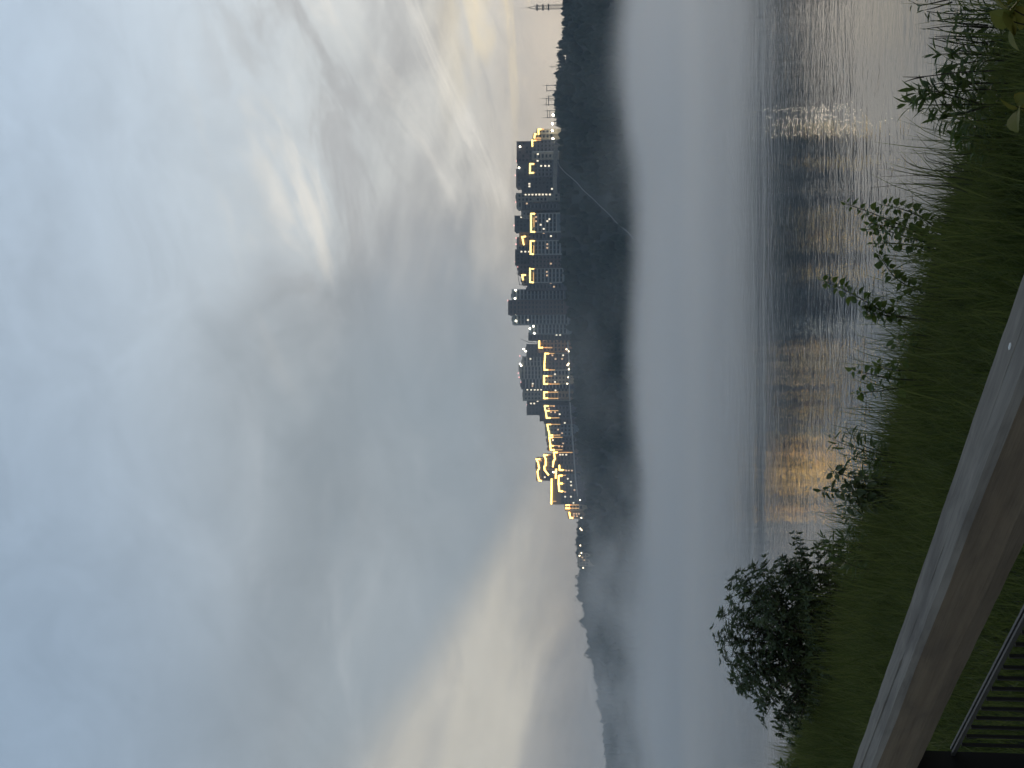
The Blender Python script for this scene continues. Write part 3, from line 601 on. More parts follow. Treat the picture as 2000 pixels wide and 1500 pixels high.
# ================================================================== THE NEAR BANK
GZ = CAMZ - 1.65                                # ground level where the photographer stands
RZ = CAMZ - 0.48                                # top of the handrail
ra = atz(1663, 1500, RZ); rb_ = atz(2000, 520, RZ)
rdir = (rb_ - ra); rdir.z = 0; rdir.normalize()          # along the rail, towards the viewer's right
rout = Vector((-rdir.y, rdir.x, 0))
if rout.y < 0: rout = -rout                     # away from the viewer, towards the river
def bank_pt(s, t):                              # s along the rail from ra, t outwards from the rail's far edge
    p = ra + rdir*s + rout*t; x_, y_ = p.x, p.y
    u = mnoise.noise((x_*.25, y_*.25, 3.0))
    # the lip of the bank: runs with the rail, then bends round on the viewer's right
    lip = 3.55 + .45*mnoise.noise((s*.35, 2.0, 0)) + max(0, -s - 2)*.10
    z_ = GZ - .03 + .07*u
    if t > lip - 1.2:
        k = t - lip + 1.2; z_ -= .5*k*k*.16 if k < 3 else (.72 + (k-3)*.48)
    return Vector((x_, y_, max(z_, -1.2)))
M['soil'] = mat('bank soil', (.030, .034, .016), 0.95, 0.4, 3.0)
ss = [-60, -40, -28] + [-22 + i*.5 for i in range(65)] + [14, 20, 30, 50]; tt = [-60, -30, -15, -8, -4, -2.5] + [-2 + i*.35 for i in range(50)] + [18, 24, 30, 40]
v = [tuple(bank_pt(s, t)) for s in ss for t in tt]; nn = len(tt)
me = bpy.data.meshes.new('riverbank'); me.from_pydata(v, [], [(i*nn+j, (i+1)*nn+j, (i+1)*nn+j+1, i*nn+j+1) for i in range(len(ss)-1) for j in range(nn-1)]); me.materials.append(M['soil'])
me.polygons.foreach_set('use_smooth', [True]*len(me.polygons)); tag(link('riverbank', me), kind='structure')

# ------------------------------------------------------------------ grass: one mass of blades
M['grass'] = leafmat('grass blades', (.062, .092, .019), (.165, .192, .055), 0.55, 0.45, 4.5, 'tint')
rng = np.random.default_rng(11)
def blades(n, smin, smax, tmin, tmax, hmin, hmax, wmin, wmax, lean, hs=None):
    s = rng.uniform(smin, smax, n); t = rng.uniform(tmin, tmax, n)
    base = np.array([bank_pt(a, b_)[:] for a, b_ in zip(s, t)])
    h = rng.uniform(hmin, hmax, n)
    cl = np.array([mnoise.noise((b_[0]*1.1, b_[1]*1.1, 8.0)) for b_ in base]); h *= 1 + .45*cl
    w_ = rng.uniform(wmin, wmax, n); a = rng.uniform(0, 2*np.pi, n); wa = rng.uniform(0, 2*np.pi, n)
    ln = rng.uniform(.05, lean, n) * h
    dirv = np.c_[np.cos(a)*ln, np.sin(a)*ln, np.zeros(n)] + np.c_[.10*h, .02*h, 0*h]
    side = np.c_[np.cos(wa), np.sin(wa), np.zeros(n)]
    V = np.zeros((n, 7, 3))
    for i, (k, wf) in enumerate(((0, 1), (.4, .95), (.75, .65), (1, 0))):
        c = base + dirv*(k**2) + np.c_[0*h, 0*h, h*(k - .18*k*k*np.minimum(1, ln/h*2))]
        if i < 3: V[:, 2*i] = c - side*(w_*wf/2)[:, None]; V[:, 2*i+1] = c + side*(w_*wf/2)[:, None]
        else: V[:, 6] = c
    return V.reshape(-1, 3)
def bladefaces(n):
    b_ = (np.arange(n)*7)[:, None]
    tri = np.array([[0, 1, 3], [0, 3, 2], [2, 3, 5], [2, 5, 4], [4, 5, 6]])
    return (b_[:, :, None] + tri[None]).reshape(-1, 3)
VS = [blades(80000, -15, 3.2, .05, 4.4, .20, .42, .004, .008, .7), blades(28000, -15, 4.5, 3.0, 5.6, .20, .40, .004, .008, .6),
      blades(14000, -3.5, 4.0, -1.0, .1, .12, .34, .004, .007, .8), blades(6500, -14, 4, 2.7, 4.7, .34, .72, .004, .009, .42),
      blades(12000, -4.5, 3.0, 2.2, 5.2, .22, .46, .004, .009, .7)]
V = np.vstack(VS); gm = npmesh('grass', V, bladefaces(len(V)//7), M['grass']); go = link('grass', gm)
ta = gm.attributes.new('tint', 'FLOAT', 'POINT'); ta.data.foreach_set('value', np.repeat(rng.uniform(0, 1, len(V)//7)**1.5, 7).astype(np.float32))
tag(go, 'thick green grass covering the bank behind the wooden handrail', 'grass', kind='stuff')

# ------------------------------------------------------------------ the railing: weathered timber beam on steel
def woodmat(name, c1, c2, c3):
    mt = bpy.data.materials.new(name); mt.use_nodes = True; S.nt = mt.node_tree; b = S.nt.nodes['Principled BSDF']
    x, y, z = sep(S(S.nt.nodes.new('ShaderNodeTexCoord').outputs['Object']))
    g1 = noise(vec(x*1.6, y*55.0, z*55.0), 1.0, 5, 0.65, 0.3); g2 = noise(vec(x*2.2, y*9.0, z*9.0), 1.3, 4, 0.6, 0.4); g3 = noise(vec(x*6.0, y*220.0, z*220.0), 1.0, 2, 0.5)
    c = mix(sstep(g1, .32, .68), c1, c2); c = mix(sstep(g2, .42, .70)*.85, c, c3); c = mix(sstep(g3, .55, .75)*.35, c, tuple(k*.45 for k in c1))
    S.nt.links.new(c.v, b.inputs['Base Color']); b.inputs['Roughness'].default_value = .85; b.inputs['Specular IOR Level'].default_value = .25
    bn = S.nt.nodes.new('ShaderNodeBump'); bn.inputs['Strength'].default_value = .35; bn.inputs['Distance'].default_value = .004
    S.nt.links.new((g1*.6 + g3*.4).v, bn.inputs['Height']); S.nt.links.new(bn.outputs[0], b.inputs['Normal']); return mt
M['woodtop'] = woodmat('weathered grey timber', (.175, .158, .133), (.235, .214, .182), (.10, .09, .078))
M['woodside'] = woodmat('brown timber', (.165, .132, .095), (.21, .172, .125), (.115, .096, .075))
M['woodedge'] = woodmat('planed lower edge', (.25, .215, .175), (.29, .255, .21), (.19, .165, .14))
M['blacksteel'] = mat('black painted steel', (.012, .012, .013), 0.5, 0.2, 8)
M['greysteel'] = mat('galvanised steel', (.10, .103, .103), 0.5, 0.25, 25, metal=0.6)
rail = thing('handrail', (ra.x, ra.y, GZ), 'weathered grey timber handrail on black steel with thin upright bars', 'railing')
rang = math.atan2(rdir.y, rdir.x); rail.rotation_euler.z = rang        # local x along the rail, local -y towards the viewer if rout is +y
sgn = 1 if (Matrix.Rotation(rang, 3, 'Z') @ Vector((0, 1, 0))).dot(rout) > 0 else -1
BW, BH = .126, .120
L0, L1, NS = -1.9, 3.6, 120
vv, ff, mi_ = [], [], []
for i in range(NS + 1):
    s = L0 + (L1 - L0)*i/NS
    e = lambda q, k=1.0: .0018*k*mnoise.noise((s*3.1, q*7.7, 0)) + .0012*k*mnoise.noise((s*14, q*3.3, 5))
    cd_ = .014*max(0, min(1, (1.02 - s)/.25)) if s < 1.02 else 0.0         # a split along the top, opening towards the far end
    if .86 < s < .98: cd_ = .02
    cw = .0018 + .0030*cd_/.014 if cd_ else .0004
    cx_ = -BW*.46 - .012*math.sin(s*1.1) - .02*max(0, -s)                      # where the split runs across the top
    wn = .042 + .006*mnoise.noise((s*2.3, 9, 0)) - (.026 if -.25 < s < .05 else 0)
    ch = .013 + .003*mnoise.noise((s*2, 3, 3))
    prof = [(0 + e(1), -.010), (-.008, 0 + e(2)), (cx_ + cw, e(3)), (cx_, -max(cd_, .0003)), (cx_ - cw, e(4)), (-BW + ch, e(5)), (-BW + .003 + e(6), -ch*.9), (-BW + e(7), -BH + wn), (-BW + .020, -BH + .004 + e(8)), (-.02, -BH), (0, -BH + .02)]
    for (t_, z_) in prof: vv.append((s, t_*sgn, RZ - GZ + z_))
npf = 11
for i in range(NS):
    for j in range(npf):
        a = i*npf + j; b_ = i*npf + (j+1) % npf; ff.append((a, b_, b_ + npf, a + npf)); mi_.append(0 if j in (0, 1, 2, 3, 4, 5) else (1 if j in (6, 9, 8, 10) else 2))
ff.append(tuple(range(npf))); mi_.append(1); ff.append(tuple(range(NS*npf, NS*npf + npf))[::-1]); mi_.append(1)
me = bpy.data.meshes.new('timber_beam'); me.from_pydata(vv, [], ff)
for k in ('woodtop', 'woodside', 'woodedge'): me.materials.append(M[k])
me.polygons.foreach_set('material_index', mi_); me.update()
import bmesh
bm = bmesh.new(); bm.from_mesh(me); bmesh.ops.recalc_face_normals(bm, faces=bm.faces); bm.to_mesh(me); bm.free()
link('timber_beam', me, rail)
def rail_s(X, Y, z, t_):                         # distance along the rail of a photo pixel lying in the rail's own upright plane
    d = ray(X, Y); o_ = Vector((0, 0, CAMZ)); n_ = rout; k = ((ra + rout*t_) - o_).dot(n_)/d.dot(n_); p = o_ + d*k
    return (p - ra).dot(rdir), p.z
T0 = -.063
s_post, _ = rail_s(1840, 1467, 0, T0)
pw = .09
def up(s0, w_, z0, z1, d_): return MB().box((s0, (T0 - d_/2)*sgn, (z0 + z1)/2), (w_, d_, z1 - z0))
up(s_post - pw/2, pw, -.3, RZ - GZ - BH, .06).build('post', M['blacksteel'], rail)
up(s_post + 1.72 + pw/2, pw, -.3, RZ - GZ - BH, .06).build('post', M['blacksteel'], rail)
_, zb1 = rail_s(1862, 1463, 0, T0); s2, zb2 = rail_s(2000, 1203, 0, T0)
zbar = (zb1 + zb2)/2 - GZ
for dy_ in (-.0075, .0075):
    q = MB().box((s_post + .86, (T0 + dy_)*sgn, zbar), (1.72, .0072, .009)); q.build('top_bar', M['greysteel'], rail)
MB().box((s_post + .86, T0*sgn, zbar - .006), (1.72, .0062, .005)).build('bar_web', M['blacksteel'], rail)
for sgz in (.10,): MB().box((s_post + .86, T0*sgn, sgz), (1.72, .03, .014)).build('bottom_bar', M['blacksteel'], rail)
balm = MB().box((0, 0, 0), (.0075, .0075, zbar - .12)).mesh('baluster', M['blacksteel'])
k = .055
while k < 1.70: link('baluster', balm, rail, (s_post + k, T0*sgn, .107 + (zbar - .12)/2)); k += .064
wp = atz(1974, 676, RZ); sp0 = wp - ra
q = icos(.0042).build('white_speck', mat('white speck', (.75, .75, .73), .7), rail, True); q.location = (sp0.dot(rdir), sp0.dot(rout)*sgn, RZ - GZ + .001); q.scale = (2.2, 1, .5)

# ------------------------------------------------------------------ leafy plants at the lip of the bank
M['leafdark'] = leafmat('dark shrub leaves', (.065, .095, .040), (.135, .165, .070), 0.4, 0.3, 5.0)
M['leafgreen'] = leafmat('sapling leaves', (.07, .115, .024), (.13, .18, .042), 0.45, 0.42, 8.0)
M['leafwillow'] = leafmat('narrow leaves', (.07, .11, .034), (.12, .165, .052), 0.5, 0.42, 8.0)
M['leafyellow'] = leafmat('yellowing broad leaves', (.15, .165, .028), (.24, .22, .05), 0.6, 0.35, 9.0)
M['stem'] = mat('green brown stem', (.045, .042, .022), 0.8, 0.3, 20)
M['drystem'] = mat('dry stem', (.06, .048, .036), 0.85, 0.3, 20)
def leaf(kind, mtl):
    prof = {'round': [(0, .02), (.12, .30), (.32, .43), (.55, .36), (.8, .15), (1, 0)], 'lance': [(0, .01), (.2, .08), (.45, .105), (.75, .065), (1, 0)],
            'oval': [(0, .02), (.2, .20), (.45, .27), (.75, .17), (1, 0)], 'broad': [(0, .05), (-.08, .25), (.12, .46), (.4, .50), (.7, .33), (1, 0)]}[kind]
    m_ = MB()
    for (l, w_) in prof:
        dz_ = -.22*l*l if kind != 'round' else -.10*l*l
        m_.v += [(l, -w_, dz_ + w_*.28), (l, 0, dz_), (l, w_, dz_ + w_*.28)]
    for i in range(len(prof) - 1):
        a = i*3; m_.f += [(a, a+1, a+4, a+3), (a+1, a+2, a+5, a+4)]; m_.mi += [0, 0]
    return m_.mesh('leaf', M[mtl])
LM = {k: leaf(k.split('_')[0], m_) for k, m_ in (('round', 'leafgreen'), ('lance', 'leafwillow'), ('oval', 'leafwillow'), ('broad', 'leafyellow'), ('round_dark', 'leafdark'), ('oval_dark', 'leafdark'), ('lance_dark', 'leafdark'), ('broad_green', 'leafgreen'))}
def rot_to(d, roll):
    x_ = d.normalized(); z_ = Vector((0, 0, 1)); y_ = z_.cross(x_)
    if y_.length < 1e-3: y_ = Vector((0, 1, 0))
    y_.normalize(); z_ = x_.cross(y_); m_ = Matrix((x_, y_, z_)).transposed()
    return m_ @ Matrix.Rotation(roll, 3, 'X')
def back(d_): return d_*1.17 if 5.3 < d_ < 10 else d_      # rooted just over the lip of the bank, behind the grass tips
def curve_pts(pix, n):                            # (X, Y, dist) knots -> smooth polyline in the place
    P_ = [at(X_, Y_, back(d_)) for X_, Y_, d_ in pix]; out = []
    for i in range(n + 1):
        f = i/n*(len(P_) - 1); k = min(int(f), len(P_) - 2); u = f - k
        p0 = P_[max(k-1, 0)]; p1 = P_[k]; p2 = P_[k+1]; p3 = P_[min(k+2, len(P_)-1)]
        out.append(.5*((2*p1) + (p2 - p0)*u + (2*p0 - 5*p1 + 4*p2 - p3)*u*u + (3*p1 - p0 - 3*p2 + p3)*u**3))
    return out
def plant(name, label, cat, stems, kind, lsize, count, start=.25, spread=.9, rad=.006, group=None, droop=.2, seed=1, stemmat='stem', petiole=.3, tip=True, upness=.35):
    rnd = random.Random(seed); x0_, y0_, d0_ = stems[0][0]; base = at(x0_, y0_, back(d0_)); lsize *= back(d0_)/d0_; rad *= back(d0_)/d0_; o = thing(name, base, label, cat, group)
    for si, pix in enumerate(stems):
        n = max(6, len(pix)*4); pts = curve_pts(pix, n)
        MB().tube([p - base for p in pts], [rad*(1 - .75*i/n) for i in range(n + 1)], 5).build('stem', M[stemmat], o)
        nl = max(1, int(count/len(stems)))
        for i in range(nl):
            f = start + (1 - start)*(i + rnd.random()*.8)/nl; f = min(f, 1.0); k = min(int(f*n), n - 1); p = pts[k].lerp(pts[k+1], f*n - k)
            ax = (pts[k+1] - pts[k]).normalized(); a = i*2.4 + rnd.uniform(-.5, .5)
            side = ax.orthogonal().normalized(); side = Matrix.Rotation(a, 3, ax) @ side
            d = (side*spread + ax*upness*rnd.uniform(.5, 1.4) + Vector((0, 0, -droop*rnd.uniform(.2, 1.6)))).normalized()
            sz = lsize*rnd.uniform(.7, 1.25)*(1 - .35*max(0, f - .75)/.25)
            pe = p + d*sz*petiole*rnd.uniform(.4, 1.3)
            q = link('leaf', LM[kind], o, pe - base); q.rotation_mode = 'QUATERNION'
            d2 = (d + Vector((rnd.uniform(-.4, .4), rnd.uniform(-.4, .4), rnd.uniform(-.5, .1)))).normalized()
            q.rotation_quaternion = rot_to(d2, rnd.uniform(-1.0, 1.0)).to_quaternion(); q.scale = (sz, sz, sz)
        if tip:
            q = link('leaf', LM[kind], o, pts[-1] - base); q.rotation_mode = 'QUATERNION'; q.rotation_quaternion = rot_to((pts[-1] - pts[-2]), rnd.uniform(-1, 1)).to_quaternion(); q.scale = (lsize*.8,)*3
    return o
SG = 'leafy plants at the edge of the bank'
# the two round-leaved saplings and their arching shoots
plant('sapling', 'round leaved sapling with several stems, tallest clump before the water', 'sapling',
      [[(1900, 478, 7.2), (1830, 470, 7.2), (1760, 440, 7.2), (1700, 415, 7.2), (1652, 398, 7.2)], [(1880, 482, 7.2), (1820, 462, 7.2), (1770, 448, 7.1), (1720, 440, 7.1), (1698, 436, 7.1)],
       [(1880, 480, 7.2), (1830, 478, 7.3), (1780, 465, 7.3), (1735, 452, 7.3), (1692, 448, 7.3)], [(1885, 480, 7.2), (1840, 455, 7.1), (1800, 425, 7.1), (1760, 408, 7.1), (1725, 400, 7.1)],
       [(1885, 484, 7.2), (1835, 488, 7.2), (1790, 480, 7.2), (1745, 475, 7.2), (1705, 476, 7.2)]],
      'round', .044, 230, .22, .9, .006, SG, .25, 3)
plant('sapling_shoot', 'arching round leaved shoot curving over beside the tallest sapling', 'sapling',
      [[(1880, 505, 7.0), (1840, 545, 7.0), (1790, 562, 7.0), (1752, 545, 7.0), (1728, 515, 7.0), (1716, 495, 7.0)]], 'round', .041, 60, .25, .8, .005, SG, .25, 4)
plant('sapling', 'round leaved sapling with large pale top leaves standing clear over the water', 'sapling',
      [[(1870, 628, 7.0), (1800, 625, 7.0), (1730, 610, 7.0), (1685, 585, 7.0), (1640, 562, 7.0), (1606, 547, 7.0)], [(1790, 625, 7.0), (1745, 618, 7.0), (1705, 612, 7.0), (1690, 604, 7.0)]], 'round', .044, 96, .28, .85, .0055, SG, .25, 5)
plant('sapling', 'small three leaved sprig between the saplings and the grass stems', 'sapling', [[(1850, 600, 6.9), (1800, 598, 6.9), (1768, 592, 6.9), (1750, 588, 6.9)]], 'round', .05, 7, .65, .8, .004, SG, .2, 6)
plant('sapling', 'short bushy sapling with pointed leaves below the orange reflections', 'sapling',
      [[(1850, 745, 7.3), (1780, 742, 7.3), (1730, 738, 7.3), (1690, 728, 7.3), (1664, 722, 7.3)], [(1840, 748, 7.3), (1775, 755, 7.3), (1715, 764, 7.3), (1672, 768, 7.3)], [(1845, 740, 7.3), (1790, 725, 7.3), (1740, 722, 7.3), (1715, 712, 7.3)]], 'round', .050, 48, .35, .85, .005, SG, .2, 7)
plant('sapling', 'low leafy sprig hugging the grass tips before the widest reflection gap', 'sapling', [[(1850, 690, 7.1), (1800, 680, 7.1), (1762, 672, 7.1), (1748, 660, 7.1)], [(1850, 665, 7.1), (1800, 655, 7.1), (1770, 648, 7.1)]], 'oval', .05, 30, .4, .8, .004, SG, .2, 8)
# narrow-leaved shoots
plant('willow_shoot', 'narrow leaved willow shoots in front of the golden reflection', 'shrub',
      [[(1800, 900, 8.3), (1740, 892, 8.3), (1690, 880, 8.3), (1650, 868, 8.3), (1625, 856, 8.3)], [(1790, 900, 8.3), (1730, 885, 8.3), (1680, 868, 8.3), (1662, 850, 8.3)], [(1790, 905, 8.3), (1735, 902, 8.3), (1690, 895, 8.3), (1652, 888, 8.3)], [(1795, 910, 8.3), (1745, 915, 8.3), (1700, 905, 8.3)]], 'lance', .085, 110, .3, .75, .005, SG, .15, 9, upness=.7)
plant('nettle_clump', 'dark dense weed with drooping pointed leaves over the golden reflection', 'weed',
      [[(1800, 965, 8.6), (1740, 962, 8.6), (1690, 960, 8.6), (1640, 960, 8.6), (1604, 958, 8.6)], [(1800, 960, 8.6), (1740, 948, 8.6), (1690, 940, 8.6), (1640, 925, 8.6), (1628, 918, 8.6)], [(1800, 970, 8.6), (1740, 978, 8.6), (1690, 985, 8.6), (1648, 988, 8.6)], [(1800, 962, 8.6), (1745, 955, 8.6), (1700, 950, 8.6), (1660, 944, 8.6)], [(1800, 968, 8.6), (1745, 970, 8.6), (1700, 972, 8.6), (1665, 970, 8.6)]], 'oval_dark', .070, 250, .2, .95, .006, SG, .5, 10)
plant('willow_shoot', 'small dark sprig between the nettle clump and the large shrub', 'shrub', [[(1760, 1030, 9.5), (1710, 1022, 9.5), (1665, 1012, 9.5), (1645, 1008, 9.5)], [(1760, 1035, 9.5), (1710, 1038, 9.5), (1672, 1042, 9.5), (1655, 1040, 9.5)]], 'lance_dark', .075, 60, .3, .8, .005, SG, .1, 11, upness=.6)
plant('willow_shoot', 'pale green narrow leaved shoots beside the large shrub', 'shrub',
      [[(1740, 1098, 10.5), (1690, 1088, 10.5), (1650, 1072, 10.5), (1612, 1052, 10.5)], [(1735, 1098, 10.5), (1690, 1096, 10.5), (1645, 1090, 10.5), (1605, 1068, 10.5)], [(1740, 1102, 10.5), (1695, 1112, 10.5), (1655, 1100, 10.5), (1630, 1088, 10.5)], [(1740, 1095, 10.5), (1700, 1075, 10.5), (1665, 1055, 10.5), (1650, 1046, 10.5)]], 'lance', .10, 120, .3, .7, .005, SG, .1, 12, upness=.7)
# tall herbs nearest the viewer's right
plant('tall_herb', 'tall herb with toothed lance leaves rising highest before the lamp reflection', 'weed',
      [[(2010, 208, 5.6), (1940, 206, 5.6), (1870, 204, 5.6), (1810, 205, 5.6), (1775, 200, 5.6)], [(1930, 206, 5.6), (1880, 222, 5.6), (1830, 232, 5.6)], [(1920, 205, 5.6), (1870, 190, 5.6), (1825, 178, 5.6), (1790, 182, 5.6)]], 'lance', .085, 100, .15, .75, .005, SG, .05, 13, upness=.9)
plant('tall_herb', 'leafy herb with a drooping tip beside the forked dry stem', 'weed',
      [[(2010, 165, 5.6), (1940, 162, 5.6), (1880, 165, 5.6), (1835, 163, 5.6), (1812, 172, 5.6)], [(2010, 185, 5.6), (1930, 175, 5.6), (1880, 178, 5.6), (1850, 184, 5.6)]], 'lance', .075, 84, .15, .8, .0045, SG, .1, 14, upness=.8)
plant('tall_herb', 'leafy herb with a dark seed head near the corner', 'weed', [[(2010, 110, 5.5), (1940, 108, 5.5), (1880, 105, 5.5), (1828, 106, 5.5)], [(2010, 122, 5.5), (1940, 118, 5.5), (1890, 122, 5.5), (1862, 126, 5.5)]], 'lance', .075, 60, .15, .8, .0045, SG, .1, 15, upness=.8)
plant('tall_herb', 'low leafy herb under the tall reed blades at the corner', 'weed', [[(2010, 60, 5.5), (1950, 55, 5.5), (1900, 50, 5.5), (1868, 46, 5.5)], [(2010, 75, 5.5), (1950, 80, 5.5), (1900, 84, 5.5), (1868, 82, 5.5)], [(2010, 30, 5.5), (1950, 25, 5.5), (1900, 20, 5.5), (1860, 22, 5.5)]], 'lance', .075, 96, .1, .85, .0045, SG, .1, 16, upness=.8)
plant('tall_herb', 'broad mass of low herb leaves right of the arching grass stems', 'weed', [[(2000, 245, 5.7), (1940, 248, 5.7), (1885, 250, 5.7)], [(2000, 270, 5.7), (1940, 268, 5.7), (1880, 272, 5.7)], [(2000, 225, 5.6), (1940, 232, 5.6), (1885, 238, 5.6)], [(2005, 290, 5.8), (1945, 292, 5.8), (1885, 298, 5.8)]], 'lance', .07, 130, .1, .9, .0045, SG, .1, 17, upness=.7)
plant('dry_twig', 'thin bare dark twigs at the very corner over the water', 'twig', [[(1900, -12, 5.6), (1840, 2, 5.6), (1800, 10, 5.6), (1782, 4, 5.6)], [(1860, 4, 5.6), (1830, 14, 5.6), (1805, 20, 5.6)]], 'lance_dark', .045, 14, .4, .8, .004, None, .2, 18, 'drystem')
# broad yellowing leaves
plant('burdock', 'yellow green broad leaves nearest the viewer in the corner', 'weed', [[(2060, 60, 5.0), (2000, 48, 5.0), (1972, 40, 5.0)], [(2060, 60, 5.0), (2000, 30, 5.0), (1968, 12, 5.0)]], 'broad', .095, 7, .55, .8, .005, None, .3, 19)
plant('burdock', 'single yellow green broad leaf at the frame edge under the tall herb', 'weed', [[(2070, 225, 5.0), (2010, 215, 5.0), (1984, 208, 5.0)]], 'broad', .085, 3, .7, .7, .005, None, .3, 20)
plant('burdock', 'pale green broad leaf catching light behind the arching grass', 'weed', [[(1950, 268, 5.8), (1900, 265, 5.8), (1874, 262, 5.8)]], 'broad_green', .07, 3, .7, .7, .004, None, .3, 21)
plant('burdock', 'pale green broad leaves at the foot of the tallest sapling', 'weed', [[(1920, 455, 6.8), (1870, 448, 6.8), (1850, 440, 6.8)], [(1920, 465, 6.8), (1870, 462, 6.8), (1848, 466, 6.8)]], 'broad_green', .075, 6, .6, .7, .004, None, .3, 22)

# grass stems and reed blades that stand out singly
def tuft(label, specs, r0=.0032, name='tall_grass', mtl='stem', seedhead=False):
    x0_, y0_, d0_ = specs[0][0]; base = at(x0_, y0_, back(d0_)); r0 *= back(d0_)/d0_; o = thing(name, base, label, 'grass tuft', 'tall grass stems against the water')
    for pix in specs:
        pts = curve_pts(pix, 10); MB().tube([p - base for p in pts], [r0*(1 - .7*i/10) for i in range(11)], 4).build('blade', M[mtl], o)
rn = random.Random(4)
tuft('thin grass stems arching over the water beside the lamp reflection', [[(1900, 300, 6), (1850, 302, 6), (1815, 290, 6), (1790, 262, 6)], [(1900, 318, 6), (1860, 322, 6), (1812, 315, 6), (1802, 296, 6)], [(1900, 335, 6), (1820, 332, 6), (1780, 322, 6), (1758, 302, 6)], [(1880, 346, 6), (1800, 343, 6), (1735, 328, 6)], [(1880, 330, 6), (1840, 318, 6), (1812, 309, 6), (1806, 290, 6)], [(1900, 352, 6), (1820, 343, 6), (1722, 345, 6)], [(1900, 360, 6), (1800, 358, 6), (1700, 367, 6)], [(1900, 380, 6), (1840, 362, 6), (1762, 373, 6)]], .0026)
tuft('stiff reed blades standing up near the corner', [[(1930, 30 + i*9 + rn.uniform(-3, 3), 5.6), (1860, 30 + i*8 + rn.uniform(-4, 4), 5.6), (1792 + rn.uniform(0, 45), 28 + i*7.5 + rn.uniform(-8, 8), 5.6)] for i in range(9)], .0042, 'reed_clump')
tuft('forked dry weed standing alone over the pale water', [[(2000, 136, 5.5), (1880, 141, 5.5), (1800, 150, 5.5), (1763, 150, 5.5)], [(1805, 150, 5.5), (1785, 154, 5.5), (1767, 160, 5.5)]], .0042, 'dry_weed', 'drystem')
tuft('upright grass stems between the two round leaved saplings', [[(1900, 560 + i*7, 6.6), (1830, 558 + i*8 + rn.uniform(-4, 4), 6.6), (1765 + rn.uniform(-12, 40), 556 + i*8 + rn.uniform(-8, 8), 6.6)] for i in range(7)], .0035)
tuft('few long grass blades pointing up before the orange reflections', [[(1880, 655, 6.9), (1800, 655, 6.9), (1706, 650, 6.9)], [(1860, 632, 6.9), (1780, 622, 6.9), (1724, 638, 6.9)], [(1880, 625, 6.9), (1800, 616, 6.9), (1740, 620, 6.9)], [(1840, 695, 7), (1780, 700, 7), (1724, 675, 7)]], .0032)
tuft('grass stems with slim seed heads before the grey water', [[(1860, 815, 7.8), (1780, 820, 7.8), (1680, 818, 7.8)], [(1860, 830, 7.8), (1760, 828, 7.8), (1680, 808, 7.8)], [(1850, 812, 7.8), (1770, 808, 7.8), (1704, 801, 7.8)], [(1830, 840, 7.8), (1760, 845, 7.8), (1650, 826, 7.8)], [(1850, 790, 7.6), (1790, 780, 7.6), (1720, 775, 7.6)]], .003)
tuft('row of fine stems leaning in front of the golden reflection', [[(1800, 915 + i*6, 8.4), (1740, 912 + i*6 + rn.uniform(-4, 4), 8.4), (1672 + rn.uniform(-10, 30), 905 + i*7 + rn.uniform(-8, 8), 8.4)] for i in range(9)], .003)
tuft('fine stems rising beside the foot of the large shrub', [[(1720, 1120 + i*9, 12), (1680, 1118 + i*9, 12), (1640 + rn.uniform(-10, 16), 1114 + i*9 + rn.uniform(-6, 6), 12)] for i in range(7)], .004)
tuft('short grass stems crossing the grey water below the saplings', [[(1880, 520 + i*11, 6.7), (1830, 515 + i*11 + rn.uniform(-5, 5), 6.7), (1775 + rn.uniform(0, 40), 512 + i*11 + rn.uniform(-14, 14), 6.7)] for i in range(6)], .003)
tuft('thin blades standing between the tallest sapling and the arching stems', [[(1900, 385 + i*9, 6.5), (1850, 382 + i*9 + rn.uniform(-5, 5), 6.5), (1795 + rn.uniform(0, 40), 378 + i*9 + rn.uniform(-10, 10), 6.5)] for i in range(7)], .003)

# ------------------------------------------------------------------ the large shrub at the far end of the bank
rnd = random.Random(21); SD = 14.0
sb = at(1650, 1262, SD); shrub = thing('shrub', sb, 'large dark rounded shrub with many small leaves at the water edge', 'shrub')
outline = [(1660, 1075), (1612, 1060), (1555, 1052), (1568, 1085), (1520, 1095), (1470, 1100), (1440, 1118), (1462, 1112), (1428, 1132), (1445, 1150), (1432, 1180), (1404, 1200), (1420, 1222), (1396, 1243), (1412, 1262), (1415, 1285), (1432, 1305), (1428, 1330), (1440, 1348), (1478, 1352), (1482, 1382), (1490, 1408), (1520, 1432), (1545, 1452), (1580, 1440), (1600, 1400), (1620, 1340), (1650, 1180), (1640, 1120)]
def inside(X, Y):
    c = False; n_ = len(outline)
    for i in range(n_):
        (x1, y1), (x2, y2) = outline[i], outline[(i+1) % n_]
        if (y1 > Y) != (y2 > Y) and X < (x2-x1)*(Y-y1)/(y2-y1) + x1: c = not c
    return c
tips = []
bmk = MB()
for (X, Y) in outline[:24]:
    for q_ in range(2):
        a = rnd.uniform(.82, 1.0) if q_ else 1.0; X2 = 1650 + (X - 1650)*a; Y2 = 1262 + (Y - 1262)*a + rnd.uniform(-14, 14)*q_
        tips.append((X2, Y2, SD + rnd.uniform(-.35, .35)))
for _ in range(120):
    while True:
        X, Y = rnd.uniform(1400, 1650), rnd.uniform(1060, 1450)
        if inside(X, Y): break
    tips.append((X, Y, SD + rnd.uniform(-.9, .9)*min(1, 1.2 - abs(Y-1262)/260)))
LV, LF = [], []; off = 0
lp = np.array([(0, -.02, 0), (.25, -.19, .04), (.55, -.20, -.02), (1, 0, -.16), (.55, .20, -.02), (.25, .19, .04), (.5, 0, -.06)])
lf = np.array([(0, 1, 6), (1, 2, 6), (2, 3, 6), (3, 4, 6), (4, 5, 6), (5, 0, 6)])
